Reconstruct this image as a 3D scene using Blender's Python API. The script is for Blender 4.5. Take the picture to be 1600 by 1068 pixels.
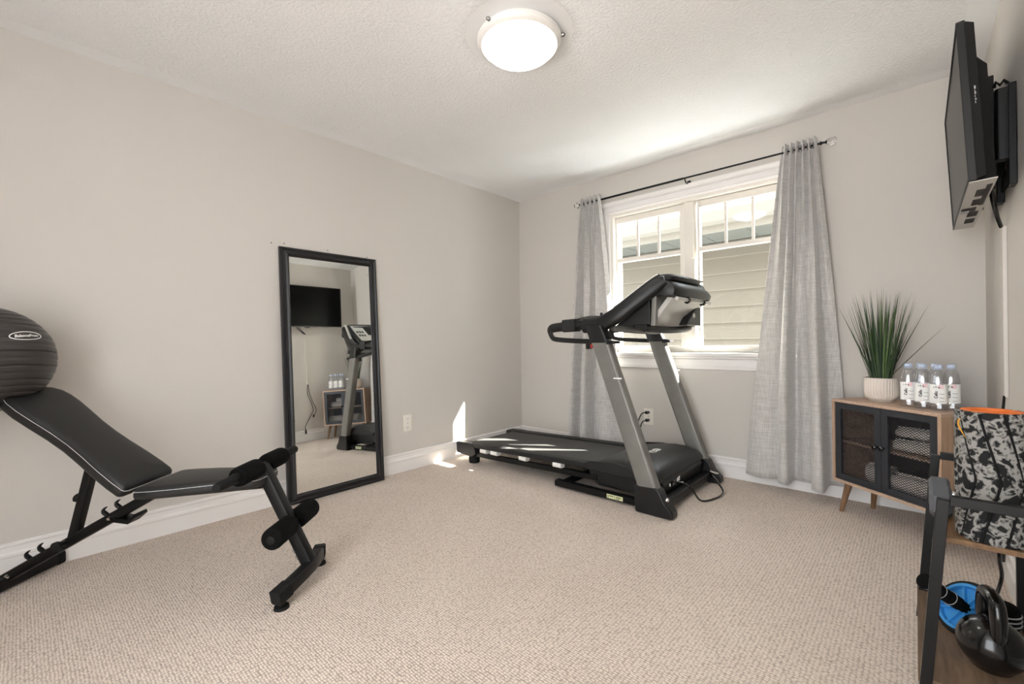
import bpy, bmesh, math, random
from mathutils import Vector as V, Matrix
random.seed(7)
for o in list(bpy.data.objects): bpy.data.objects.remove(o)
sc = bpy.context.scene; col = sc.collection
PI = math.pi; R = math.radians

# ------------------------------------------------------------------ camera
W, H, YF = 3.29, 2.44, -4.6          # room width, height, front wall
F_PX, YAW, PITCH, ROLL = 695.44, .7353, -.0020, -.01416
CAM = V((3.006, -3.4591, 1.0134))
Fw = V((-math.sin(YAW)*math.cos(PITCH), math.cos(YAW)*math.cos(PITCH), math.sin(PITCH)))
Rt = V((math.cos(YAW), math.sin(YAW), 0)); Up = Rt.cross(Fw)
R2 = Rt*math.cos(ROLL)+Up*math.sin(ROLL); U2 = Up*math.cos(ROLL)-Rt*math.sin(ROLL)
cd = bpy.data.cameras.new('camera'); cam = bpy.data.objects.new('camera', cd); col.objects.link(cam)
cd.sensor_fit = 'HORIZONTAL'; cd.sensor_width = 36; cd.lens = 36*F_PX/1600; cd.clip_start = .02
m4 = Matrix((R2, U2, -Fw)).transposed().to_4x4(); m4.translation = CAM; cam.matrix_world = m4
sc.camera = cam
def at(x, y, ax, v):                  # photo pixel -> point on the plane axis=v
    d = Fw+R2*((x-800)/F_PX)+U2*((534-y)/F_PX); return CAM+d*((v-CAM[ax])/d[ax])

# ------------------------------------------------------------------ world, sun, exposure
LAMP_STRENGTH = 5.5
w = bpy.data.worlds.new('sky'); sc.world = w; w.use_nodes = True
bg = w.node_tree.nodes['Background']; bg.inputs[0].default_value = (.93, .97, 1, 1); bg.inputs[1].default_value = 3.05
sd = bpy.data.lights.new('sun', 'SUN'); sd.energy = 30; sd.angle = R(.6); sd.color = (1, .95, .88)
so = bpy.data.objects.new('sun', sd); col.objects.link(so); so.location = (6, 4, 6)
so.rotation_euler = V((-1.05, -.67, -.9)).to_track_quat('-Z', 'Y').to_euler()
sc.view_settings.view_transform = 'Standard'; sc.view_settings.look = 'None'
sc.view_settings.gamma = 1; sc.view_settings.use_curve_mapping = False; sc.view_settings.exposure = 1.52

# ------------------------------------------------------------------ materials
def lin(h):
    c = [int(h[i:i+2], 16)/255 for i in (0, 2, 4)]
    return tuple(x/12.92 if x <= .04045 else ((x+.055)/1.055)**2.4 for x in c)
MATS = {}
def mat(name, hx, rough=.5, metal=0, var=None, bump=None, spec=.5, sheen=0, coat=0, stretch=None, trans=0, ior=1.45):
    m = bpy.data.materials.new(name); m.use_nodes = True; nt = m.node_tree; N = nt.nodes; L = nt.links
    p = N['Principled BSDF']; c = lin(hx)
    p.inputs['Base Color'].default_value = (*c, 1); p.inputs['Roughness'].default_value = rough
    p.inputs['Metallic'].default_value = metal; p.inputs['Specular IOR Level'].default_value = spec
    p.inputs['Sheen Weight'].default_value = sheen; p.inputs['Coat Weight'].default_value = coat
    p.inputs['Transmission Weight'].default_value = trans; p.inputs['IOR'].default_value = ior
    if var or bump:
        tc = N.new('ShaderNodeTexCoord'); mp = N.new('ShaderNodeMapping'); L.new(tc.outputs['Object'], mp.inputs[0])
        if stretch: mp.inputs['Scale'].default_value = stretch
    if var:                           # (scale, second colour, low, high)
        t = N.new('ShaderNodeTexNoise'); t.inputs['Scale'].default_value = var[0]; t.inputs['Detail'].default_value = 6
        L.new(mp.outputs[0], t.inputs['Vector'])
        r = N.new('ShaderNodeValToRGB'); r.color_ramp.elements[0].position = var[2]; r.color_ramp.elements[1].position = var[3]
        r.color_ramp.elements[0].color = (*c, 1); r.color_ramp.elements[1].color = (*lin(var[1]), 1)
        L.new(t.outputs['Fac'], r.inputs[0]); L.new(r.outputs[0], p.inputs['Base Color'])
    if bump:                          # (scale, strength, distance)
        t2 = N.new('ShaderNodeTexNoise'); t2.inputs['Scale'].default_value = bump[0]; t2.inputs['Detail'].default_value = 3
        L.new(mp.outputs[0], t2.inputs['Vector'])
        b = N.new('ShaderNodeBump'); b.inputs['Strength'].default_value = bump[1]; b.inputs['Distance'].default_value = bump[2]
        L.new(t2.outputs['Fac'], b.inputs['Height']); L.new(b.outputs[0], p.inputs['Normal'])
    MATS[name] = m; return m
mat('wall', 'd3cec8', .9, bump=(170, .25, .002), spec=.2)
mat('ceil', 'f7f8f9', .95, spec=.1)
mat('trim', 'efecea', .45)
mat('vinyl', 'ece6dd', .35)
mat('black_metal', '0b0b0c', .4, spec=.35)
mat('black_plastic', '121213', .42, bump=(260, .12, .001))
mat('dark_plastic', '1c1c1d', .5)
mat('gloss_black', '0b0b0c', .08, spec=.6, coat=.4)
mat('leather', '212121', .46, bump=(420, .3, .0012), spec=.45)
mat('foam', '0e0e0e', .95, bump=(300, .5, .002), spec=.15)
mat('rubber', '131313', .7, spec=.3)
mat('ball', '3a3634', .36, bump=(30, .05, .002), spec=.5)
mat('stitch', 'd9d9d9', .6)
mat('chrome', 'd8d8d8', .18, 1)
mat('steel', '9b9b9b', .35, 1)
mat('silver', '767470', .42, .25, var=(7, '82807b', .35, .7))
mat('silver_light', 'c4c2bd', .4, .1)
mat('belt', '494847', .6, bump=(500, .5, .001), spec=.35)
mat('grip_rail', '4a4947', .6)
mat('white_plastic', 'f0eeea', .35)
mat('ivory', 'efeae0', .4)
mat('print_white', 'f4f4f2', .6)
mat('print_grey', 'a9a9a9', .6)
mat('print_dark', '2d2c2c', .6)
mat('print_pink', 'f0cfd4', .6)
mat('sticker', 'd9dcae', .5)
mat('sticker_dark', '5c5e4a', .5)
mat('mirror_glass', 'f4f6f4', 0.0, 1)
mat('frame_black', '18171a', .36, spec=.5)
mat('oak', 'c8ad98', .55, var=(5, 'ab8f7a', .3, .75), stretch=(14, 1.2, 14))
mat('oak_side', 'bfa28b', .55, var=(5, 'a2866f', .3, .75), stretch=(14, 14, 1.2))
mat('leg_wood', '8c6b50', .5, var=(6, '6f523b', .3, .75), stretch=(12, 12, 1.5))
mat('rack_wood', '80603f', .42, var=(5, '553d27', .3, .72), stretch=(14, 1.5, 14))
mat('rack_wood_low', '7d6753', .5, var=(5, '5a4837', .3, .72), stretch=(14, 1.5, 14))
mat('cab_dark', '33302e', .7)
mat('door_metal', '34363b', .45, .2)
mat('mesh_metal', '2a2b2f', .5, .2)
mat('towel', 'ece5dc', .95, bump=(220, .8, .004), sheen=.4, spec=.1)
mat('pot', 'e4dad0', .6, bump=(90, .1, .001))
mat('soil', '3a3128', .95)
mat('cap_blue', 'c3d0e8', .4)
mat('hex', '56585c', .6)
mat('kettle', '0a0a0b', .2, spec=.5, coat=.2)
mat('blue', '3b8fd0', .4)
mat('orange', 'ef7a32', .6)
mat('gold', 'e0a23c', .45)
mat('tv_side', '181818', .5)
mat('tv_bottom_lit', 'b9b5b0', .4)  # black set's underside in pale grey: light from below put into the colour
mat('screen', '040404', .3, spec=.15)
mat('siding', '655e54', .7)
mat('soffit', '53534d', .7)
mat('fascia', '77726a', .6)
mat('shingle', '6a655f', .9)
mat('brick_ext', '9a8a7d', .9)
mat('red', 'b03028', .5)
mat('grass_a', '3f5537', .55); mat('grass_b', '57703f', .55); mat('grass_c', '2c3c2b', .55)
mat('crystal', 'ffffff', .02, trans=1, ior=1.5)
def special():
    # carpet loops
    m = mat('carpet', 'd9c6b9', .97, spec=.05, sheen=.25); N = m.node_tree.nodes; L = m.node_tree.links; p = N['Principled BSDF']
    tc = N.new('ShaderNodeTexCoord'); mp = N.new('ShaderNodeMapping'); L.new(tc.outputs['Object'], mp.inputs[0])
    mp.inputs['Rotation'].default_value = (0, 0, R(0)); mp.inputs['Scale'].default_value = (1, 1.45, 1)
    vo = N.new('ShaderNodeTexVoronoi'); vo.inputs['Scale'].default_value = 78; vo.inputs['Randomness'].default_value = .38
    L.new(mp.outputs[0], vo.inputs['Vector'])
    nz = N.new('ShaderNodeTexNoise'); nz.inputs['Scale'].default_value = 260; nz.inputs['Detail'].default_value = 3; L.new(tc.outputs['Object'], nz.inputs['Vector'])
    big = N.new('ShaderNodeTexNoise'); big.inputs['Scale'].default_value = 2.2; big.inputs['Detail'].default_value = 4; L.new(tc.outputs['Object'], big.inputs['Vector'])
    cr = N.new('ShaderNodeValToRGB'); e = cr.color_ramp.elements
    e[0].position = .35; e[0].color = (*lin('e6d7ca'), 1); e[1].position = .78; e[1].color = (*lin('ad9c8f'), 1)
    mt = N.new('ShaderNodeMath'); mt.operation = 'MULTIPLY'; mt.inputs[1].default_value = 1.05; L.new(vo.outputs['Distance'], mt.inputs[0])
    L.new(mt.outputs[0], cr.inputs[0])
    mx = N.new('ShaderNodeMix'); mx.data_type = 'RGBA'; mx.blend_type = 'MULTIPLY'; mx.inputs[0].default_value = .35
    br = N.new('ShaderNodeValToRGB'); br.color_ramp.elements[0].position = .35; br.color_ramp.elements[1].position = .65
    br.color_ramp.elements[0].color = (.82, .80, .78, 1); br.color_ramp.elements[1].color = (1, 1, 1, 1)
    L.new(big.outputs['Fac'], br.inputs[0]); L.new(cr.outputs[0], mx.inputs[6]); L.new(br.outputs[0], mx.inputs[7]); L.new(mx.outputs[2], p.inputs['Base Color'])
    ad = N.new('ShaderNodeMath'); ad.operation = 'MULTIPLY_ADD'; ad.inputs[1].default_value = -1.0; L.new(vo.outputs['Distance'], ad.inputs[0])
    n2 = N.new('ShaderNodeMath'); n2.operation = 'MULTIPLY'; n2.inputs[1].default_value = .5; L.new(nz.outputs['Fac'], n2.inputs[0]); L.new(n2.outputs[0], ad.inputs[2])
    b = N.new('ShaderNodeBump'); b.inputs['Strength'].default_value = .8; b.inputs['Distance'].default_value = .006
    L.new(ad.outputs[0], b.inputs['Height']); L.new(b.outputs[0], p.inputs['Normal'])
    # stippled ceiling with a smooth border and smooth patch around the lamp
    m = MATS['ceil']; N = m.node_tree.nodes; L = m.node_tree.links; p = N['Principled BSDF']
    tc = N.new('ShaderNodeTexCoord')
    nz = N.new('ShaderNodeTexNoise'); nz.inputs['Scale'].default_value = 62; nz.inputs['Detail'].default_value = 4; nz.inputs['Roughness'].default_value = .65
    L.new(tc.outputs['Object'], nz.inputs['Vector'])
    sx = N.new('ShaderNodeSeparateXYZ'); L.new(tc.outputs['Object'], sx.inputs[0])
    def M_(op, a, b_):
        n = N.new('ShaderNodeMath'); n.operation = op
        for i, q in enumerate((a, b_)):
            if q is None: continue
            if isinstance(q, (int, float)): n.inputs[i].default_value = q
            else: L.new(q, n.inputs[i])
        return n.outputs[0]
    a = M_('GREATER_THAN', sx.outputs[0], .1); a2 = M_('LESS_THAN', sx.outputs[0], W-.1); a3 = M_('LESS_THAN', sx.outputs[1], -.1)
    vd = N.new('ShaderNodeVectorMath'); vd.operation = 'DISTANCE'; L.new(tc.outputs['Object'], vd.inputs[0]); vd.inputs[1].default_value = (1.65, -1.88, 0)
    a4 = M_('GREATER_THAN', vd.outputs['Value'], .25)
    msk = M_('MULTIPLY', M_('MULTIPLY', a, a2), M_('MULTIPLY', a3, a4))
    cr = N.new('ShaderNodeValToRGB'); cr.color_ramp.elements[0].position = .42; cr.color_ramp.elements[1].position = .62
    L.new(nz.outputs['Fac'], cr.inputs[0])
    hgt = M_('MULTIPLY', cr.outputs[0], msk)
    b = N.new('ShaderNodeBump'); b.inputs['Strength'].default_value = .5; b.inputs['Distance'].default_value = .005
    L.new(hgt, b.inputs['Height']); L.new(b.outputs[0], p.inputs['Normal'])
    # curtain linen
    m = mat('curtain', 'a9a6a3', .55, sheen=.6, spec=.35); N = m.node_tree.nodes; L = m.node_tree.links; p = N['Principled BSDF']
    tc = N.new('ShaderNodeTexCoord')
    outs = []
    for s in ((260, 260, 12), (10, 10, 330)):
        mp = N.new('ShaderNodeMapping'); mp.inputs['Scale'].default_value = s; L.new(tc.outputs['Object'], mp.inputs[0])
        n = N.new('ShaderNodeTexNoise'); n.inputs['Scale'].default_value = 1; n.inputs['Detail'].default_value = 2; L.new(mp.outputs[0], n.inputs['Vector']); outs.append(n.outputs['Fac'])
    s_ = M2(N, L, 'ADD', outs[0], outs[1])
    cr = N.new('ShaderNodeValToRGB'); cr.color_ramp.elements[0].position = .38; cr.color_ramp.elements[1].position = .62
    cr.color_ramp.elements[0].color = (*lin('bdb9b6'), 1); cr.color_ramp.elements[1].color = (*lin('e2dfdc'), 1)
    hf = M2(N, L, 'MULTIPLY', s_, .5); L.new(hf, cr.inputs[0]); L.new(cr.outputs[0], p.inputs['Base Color'])
    b = N.new('ShaderNodeBump'); b.inputs['Strength'].default_value = .3; b.inputs['Distance'].default_value = .002
    L.new(hf, b.inputs['Height']); L.new(b.outputs[0], p.inputs['Normal'])
    tr = N.new('ShaderNodeBsdfTranslucent'); tr.inputs[0].default_value = (.5, .49, .48, 1); ms = N.new('ShaderNodeMixShader'); ms.inputs[0].default_value = .12
    L.new(p.outputs[0], ms.inputs[1]); L.new(tr.outputs[0], ms.inputs[2]); L.new(ms.outputs[0], N['Material Output'].inputs[0])
    # camouflage foam
    m = mat('camo', '9a9894', .75, spec=.25); N = m.node_tree.nodes; L = m.node_tree.links; p = N['Principled BSDF']
    tc = N.new('ShaderNodeTexCoord')
    n = N.new('ShaderNodeTexNoise'); n.inputs['Scale'].default_value = 30; n.inputs['Detail'].default_value = 2.6; n.inputs['Roughness'].default_value = .62; n.inputs['Distortion'].default_value = .35; L.new(tc.outputs['Object'], n.inputs['Vector'])
    cr = N.new('ShaderNodeValToRGB'); cr.color_ramp.interpolation = 'CONSTANT'; e = cr.color_ramp.elements
    e[0].position = 0; e[0].color = (*lin('1c1c1d'), 1); e[1].position = .45; e[1].color = (*lin('5f5d5b'), 1)
    for ps, cc in ((.485, '8d8b87'), (.56, '6a6865'), (.59, '202020')):
        q = e.new(ps); q.color = (*lin(cc), 1)
    L.new(n.outputs['Fac'], cr.inputs[0]); L.new(cr.outputs[0], p.inputs['Base Color'])
    # window glass: thin, lets light straight through
    m = bpy.data.materials.new('pane'); m.use_nodes = True; N = m.node_tree.nodes; L = m.node_tree.links
    N.remove(N['Principled BSDF']); t = N.new('ShaderNodeBsdfTransparent'); t.inputs[0].default_value = (.95, .97, .96, 1)
    g = N.new('ShaderNodeBsdfGlossy'); g.inputs['Roughness'].default_value = .0; ms = N.new('ShaderNodeMixShader'); ms.inputs[0].default_value = .025
    L.new(t.outputs[0], ms.inputs[1]); L.new(g.outputs[0], ms.inputs[2]); L.new(ms.outputs[0], N['Material Output'].inputs[0]); MATS['pane'] = m
    m = m.copy(); m.name = 'bottle_clear'; MATS['bottle_clear'] = m
    for nn in m.node_tree.nodes:
        if nn.type == 'BSDF_TRANSPARENT': nn.inputs[0].default_value = (.94, .95, .97, 1)
        if nn.type == 'MIX_SHADER': nn.inputs[0].default_value = .14
        if nn.type == 'BSDF_GLOSSY': nn.inputs['Roughness'].default_value = .06
    # lamp dome
    m = bpy.data.materials.new('dome'); m.use_nodes = True; N = m.node_tree.nodes; L = m.node_tree.links
    p = N['Principled BSDF']; p.inputs['Base Color'].default_value = (.9, .9, .88, 1); p.inputs['Roughness'].default_value = .3
    p.inputs['Emission Color'].default_value = (1, .965, .92, 1); p.inputs['Emission Strength'].default_value = LAMP_STRENGTH; MATS['dome'] = m
def M2(N, L, op, a, b_):
    n = N.new('ShaderNodeMath'); n.operation = op
    for i, q in enumerate((a, b_)):
        if isinstance(q, (int, float)): n.inputs[i].default_value = q
        else: L.new(q, n.inputs[i])
    return n.outputs[0]
special()

# ------------------------------------------------------------------ mesh helpers
class MB:
    def __init__(s): s.v = []; s.f = []
    def add(s, vs, fs):
        o = len(s.v); s.v += [tuple(v) for v in vs]; s.f += [tuple(i+o for i in f) for f in fs]; return s
    def bx(s, x0, x1, y0, y1, z0, z1):
        vs = [(x, y, z) for z in (z0, z1) for y in (y0, y1) for x in (x0, x1)]
        return s.add(vs, [(0, 2, 3, 1), (4, 5, 7, 6), (0, 1, 5, 4), (2, 6, 7, 3), (0, 4, 6, 2), (1, 3, 7, 5)])
    def loft(s, rings, closed=True, caps=True, loop=False):
        n = len(rings[0]); vs = [p for r in rings for p in r]; fs = []; m = len(rings)
        for i in range(m if loop else m-1):
            for j in range(n if closed else n-1):
                a, b = i*n+j, i*n+(j+1) % n; c, d = ((i+1) % m)*n+(j+1) % n, ((i+1) % m)*n+j
                fs.append((a, b, c, d))
        if caps and closed and not loop: fs += [tuple(range(n))[::-1], tuple(range((m-1)*n, m*n))]
        return s.add(vs, fs)
    def tube(s, pts, r, n=10, loop=False, caps=True, flat=1, up=(0, 0, 1)):
        pts = [V(p) for p in pts]; k = len(pts); rings = []; prev = None
        for i, p in enumerate(pts):
            a = pts[(i-1) % k] if (i > 0 or loop) else p; b = pts[(i+1) % k] if (i < k-1 or loop) else p
            t = (b-a).normalized(); u = V(up)
            if prev is not None and abs(t.dot(prev)) < .95: u = prev
            if abs(t.dot(u)) > .97: u = V((1, 0, 0)) if abs(t.x) < .9 else V((0, 1, 0))
            sd_ = t.cross(u).normalized(); u = sd_.cross(t).normalized(); prev = u
            rr = r[i] if isinstance(r, (list, tuple)) else r
            rings.append([p+sd_*math.cos(2*PI*j/n)*rr+u*math.sin(2*PI*j/n)*rr*flat for j in range(n)])
        return s.loft(rings, True, caps, loop)
    def bar(s, p, q, w_, h_, up=(0, 0, 1), rnd=0):        # rectangular (rounded) bar
        p, q = V(p), V(q); t = (q-p).normalized(); u = V(up)
        if abs(t.dot(u)) > .98: u = V((0, 1, 0))
        sd_ = t.cross(u).normalized(); u = sd_.cross(t).normalized(); a, b = w_/2, h_/2
        if rnd:
            sec = []
            for cx, cy, a0 in ((a-rnd, b-rnd, 0), (-a+rnd, b-rnd, 90), (-a+rnd, -b+rnd, 180), (a-rnd, -b+rnd, 270)):
                for k in range(4): sec.append((cx+rnd*math.cos(R(a0+30*k)), cy+rnd*math.sin(R(a0+30*k))))
        else: sec = [(a, b), (-a, b), (-a, -b), (a, -b)]
        return s.loft([[c+sd_*x+u*y for x, y in sec] for c in (p, q)])
    def lathe(s, prof, n=32, c=(0, 0, 0), ax=None):
        c = V(c); q = V((0, 0, 1)).rotation_difference(V(ax)) if ax else None
        rings = []
        for r, z in prof:
            rg = [V((r*math.cos(2*PI*j/n), r*math.sin(2*PI*j/n), z)) for j in range(n)]
            rings.append([c+(q @ p if q else p) for p in rg])
        return s.loft(rings, True, True)
    def prism(s, poly, ax, a, b):
        def P(u, v, w_): return {'x': (w_, u, v), 'y': (u, w_, v), 'z': (u, v, w_)}[ax]
        return s.loft([[P(u, v, a) for u, v in poly], [P(u, v, b) for u, v in poly]])
    def xf(s, M): s.v = [tuple(M @ V(p)) for p in s.v]; return s
    def build(s, name, m, parent=None, smooth=True, bevel=0, seg=2, ang=35):
        me = bpy.data.meshes.new(name); me.from_pydata(s.v, [], s.f)
        bm = bmesh.new(); bm.from_mesh(me); bmesh.ops.remove_doubles(bm, verts=bm.verts, dist=1e-6)
        bmesh.ops.recalc_face_normals(bm, faces=bm.faces); bm.to_mesh(me); bm.free()
        if smooth: me.shade_smooth(); me.set_sharp_from_angle(angle=R(ang))
        me.materials.append(MATS[m]); o = bpy.data.objects.new(name, me); col.objects.link(o)
        if parent: o.parent = parent
        if bevel:
            b = o.modifiers.new('bevel', 'BEVEL'); b.width = bevel; b.segments = seg; b.limit_method = 'ANGLE'; b.angle_limit = R(40); b.harden_normals = True
        return o
def thing(name, label, cat, loc=(0, 0, 0), rz=0, group=None):
    o = bpy.data.objects.new(name, None); col.objects.link(o); o.empty_display_size = .1
    o.location = loc; o.rotation_euler = (0, 0, rz); return tag(o, label, cat, group)
def tag(o, label, cat, group=None):
    o['label'] = label; o['category'] = cat
    if group: o['group'] = group
    return o
def struct(o): o['kind'] = 'structure'; return o
def recentre(o):                     # move the origin of a world-built mesh to its base
    vs = [v.co for v in o.data.vertices]; c = V(((min(v.x for v in vs)+max(v.x for v in vs))/2, (min(v.y for v in vs)+max(v.y for v in vs))/2, min(v.z for v in vs)))
    o.data.transform(Matrix.Translation(-c)); o.location = c; return o
def copy_tree(o, parent=None):
    c = o.copy(); col.objects.link(c); c.parent = parent
    for ch in list(o.children): copy_tree(ch, c)
    return c
def text_mesh(txt, size, bold=0, shear=0):
    cu = bpy.data.curves.new('txt', 'FONT'); cu.body = txt; cu.size = size; cu.align_x = 'CENTER'; cu.align_y = 'CENTER'; cu.offset = bold; cu.shear = shear; cu.resolution_u = 3
    o = bpy.data.objects.new('txt', cu); col.objects.link(o); bpy.context.view_layer.update()
    me = bpy.data.meshes.new_from_object(o); vs = [v.co.copy() for v in me.vertices]; fs = [tuple(p.vertices) for p in me.polygons]
    bpy.data.objects.remove(o); return vs, fs
def arc(c, r, a0, a1, n, ax='y'):
    out = []
    for k in range(n+1):
        a = R(a0+(a1-a0)*k/n); u, v = r*math.cos(a), r*math.sin(a)
        out.append(V(c)+V({'x': (0, u, v), 'y': (u, 0, v), 'z': (u, v, 0)}[ax]))
    return out
def smooth_path(pts, n=8):           # catmull-rom
    pts = [V(p) for p in pts]; P = [pts[0]]+pts+[pts[-1]]; out = []
    for i in range(1, len(P)-2):
        for k in range(n):
            t = k/n; a, b, c, d = P[i-1], P[i], P[i+1], P[i+2]
            out.append(.5*((2*b)+(c-a)*t+(2*a-5*b+4*c-d)*t*t+(3*b-a-3*c+d)*t**3))
    return out+[pts[-1]]

# ------------------------------------------------------------------ room shell
T = .16
WX0, WX1, WZ0, WZ1 = 1.055, 2.375, .905, 2.095     # window opening
struct(MB().bx(-T, W+T, YF-2.4, T, -.12, 0).build('floor', 'carpet', smooth=False))  # runs on beyond the added front opening, out of view
cl = MB().bx(-T, W+T, YF-T, T, 0, .12).build('ceiling', 'ceil', smooth=False); cl.location.z = H; struct(cl)
struct(MB().bx(-T, 0, YF-T, T, 0, H).build('wall_left', 'wall', smooth=False))
struct(MB().bx(W, W+T, YF-T, T, 0, H).build('wall_right', 'wall', smooth=False))
struct(MB().bx(0, 1.9, YF-T, YF, 0, H).bx(3.25, W, YF-T, YF, 0, H).bx(1.9, 3.25, YF-T, YF, 2.36, H).build('wall_front', 'wall', smooth=False))   # unseen wide opening, added so sky light brightens the room
wb = MB().bx(0, WX0, 0, T, 0, H).bx(WX1, W, 0, T, 0, H).bx(WX0, WX1, 0, T, 0, WZ0).bx(WX0, WX1, 0, T, WZ1, H)
struct(wb.build('wall_back', 'wall', smooth=False))
BP = [(0, 0), (.016, 0), (.016, .083), (.021, .087), (.021, .098), (.013, .106), (.012, .128), (.016, .133), (.016, .140), (.008, .146), (0, .146)]
def baseboard(side):
    m = MB()
    if side == 'left': m.loft([[(d, y, z) for d, z in BP] for y in (YF, 0)])
    if side == 'right': m.loft([[(W-d, y, z) for d, z in BP] for y in (YF, 0)])
    if side == 'back': m.loft([[(x, -d, z) for d, z in BP] for x in (0, W)])
    if side == 'front': m.loft([[(x, YF+d, z) for d, z in BP] for x in (0, W)])
    struct(m.build('baseboard_'+side, 'trim', ang=25))
for s_ in ('left', 'right', 'back'): baseboard(s_)

# own eave outside above the window, shades the upper part of the sun
struct(MB().bx(-1, W+3, T, .66, 2.45, 2.53).bx(-1, W+3, .63, .68, 2.43, 2.62).build('trim_1', 'fascia', smooth=False))

# ------------------------------------------------------------------ window
wn = bpy.data.objects.new('window_1', None); col.objects.link(wn); wn.location = (1.715, 0, WZ0); struct(wn)
def wp(mb, name, m, parent=wn, bevel=.002, smooth=True):
    o = mb.xf(Matrix.Translation(-V((1.715, 0, WZ0)))).build(name, m, parent, smooth, bevel)
    return o
CP = [(0, 0), (0, -.014), (.012, -.02), (.022, -.012), (.045, -.012), (.054, -.024), (.066, -.024), (.066, 0)]
for x0, sg in ((WX0, -1), (WX1, 1)):
    wp(MB().loft([[(x0+sg*u, v, z) for u, v in CP] for z in (WZ0-.02, WZ1)]), 'side_casing', 'trim', bevel=0)
HP = [(0, 0), (0, -.014), (.014, -.022), (.026, -.012), (.06, -.012), (.07, -.028), (.082, -.03), (.09, -.038), (.1, -.038), (.1, 0)]
wp(MB().loft([[(x, v, WZ1+u) for u, v in HP] for x in (WX0-.066, WX1+.066)]), 'head_casing', 'trim', bevel=0)
wp(MB().bx(WX0-.085, WX1+.085, -.055, .06, WZ0-.028, WZ0), 'sill', 'trim', bevel=.006)
AP = [(0, 0), (0, -.03), (.014, -.034), (.022, -.018), (.06, -.015), (.072, -.022), (.095, -.02), (.1, 0)]
wp(MB().loft([[(x, v, WZ0-.028-u) for u, v in AP] for x in (WX0-.07, WX1+.07)]), 'apron', 'trim', bevel=0)
fr = .022                                              # outer vinyl frame
wp(MB().bx(WX0, WX0+fr, .0, T, WZ0, WZ1), 'jamb', 'vinyl'); wp(MB().bx(WX1-fr, WX1, .0, T, WZ0, WZ1), 'jamb', 'vinyl')
wp(MB().bx(WX0+fr, WX1-fr, .0, T, WZ1-fr, WZ1), 'head_jamb', 'vinyl'); wp(MB().bx(WX0+fr, WX1-fr, .06, T, WZ0, WZ0+.03), 'bottom_jamb', 'vinyl')
wp(MB().bx(1.675, 1.755, .03, T, WZ0+.03, WZ1-fr), 'mullion', 'vinyl', bevel=.004)
for gx0, gx1 in ((1.09, 1.64), (1.79, 2.34)):
    z0, z1, e = .958, 2.02, .036
    sash = wp(MB().bx(gx0-e+.02, gx0, .045, .1, z0-.02, z1+.05).bx(gx1, gx1+e-.002, .045, .1, z0-.02, z1+.05).bx(gx0, gx1, .045, .1, z1, z1+.05).bx(gx0, gx1, .045, .1, z0-.022, z0), 'sash', 'vinyl', bevel=.003)
    wp(MB().bx(gx0, gx1, .052, .095, 1.682, 1.715), 'transom_bar', 'vinyl', sash)
    for k in (1, 2):
        x = gx0+(gx1-gx0)*k/3; wp(MB().bx(x-.009, x+.009, .062, .085, 1.715, z1), 'grille_bar', 'vinyl', sash)
    wp(MB().bx(gx0, gx1, .073, .077, z0, 1.684), 'pane', 'pane', sash, 0, False)
    wp(MB().bx(gx0, gx1, .073, .077, 1.713, z1), 'pane', 'pane', sash, 0, False)
wp(MB().tube([(1.745, .03, 1.73), (1.748, .012, 1.71), (1.748, .008, 1.63)], .008, 8), 'sash_lock', 'vinyl', bevel=0)
wp(MB().bx(2.17, 2.29, .0, .05, .912, .925).tube([(2.28, .01, .93), (2.30, -.002, .96), (2.30, -.004, 1.04)], .006, 8), 'crank_handle', 'silver_light', bevel=0)
wp(MB().bx(1.98, 2.05, .043, .05, .928, .934), 'drain_slot', 'silver_light', bevel=0)

# ------------------------------------------------------------------ neighbour's house outside
nb = thing('neighbour_house', 'neighbouring house with cream lap siding and a soffit outside the window', 'house', (1.2, 2.4, -1.2))
def nbp(mb, name, m): return mb.xf(Matrix.Translation(-V((1.2, 2.4, -1.2)))).build(name, m, nb, False)
z = -1.2; k = 0
while z < 2.05:
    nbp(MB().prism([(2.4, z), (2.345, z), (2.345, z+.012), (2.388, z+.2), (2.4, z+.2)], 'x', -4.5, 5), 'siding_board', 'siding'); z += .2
nbp(MB().bx(-4.5, 5, 2.355, 2.4, z, 2.2), 'frieze_board', 'fascia')
for k in range(20):
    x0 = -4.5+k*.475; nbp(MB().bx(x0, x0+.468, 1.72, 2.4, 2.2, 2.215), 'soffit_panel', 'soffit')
nbp(MB().bx(-4.5, 5, 1.69, 1.72, 2.18, 2.38), 'fascia_board', 'fascia')
nbp(MB().prism([(1.58, 2.28), (1.69, 2.26), (1.69, 2.39), (1.57, 2.39)], 'x', -4.5, 5), 'gutter', 'fascia')
nbp(MB().prism([(1.66, 2.39), (5.4, 4.0), (5.4, 3.9), (2.4, 2.39)], 'x', -4.5, 5), 'roof', 'shingle')
nbp(MB().bx(-4.5, 5, 2.4, 2.5, -1.2, 2.4), 'wall', 'siding')

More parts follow.
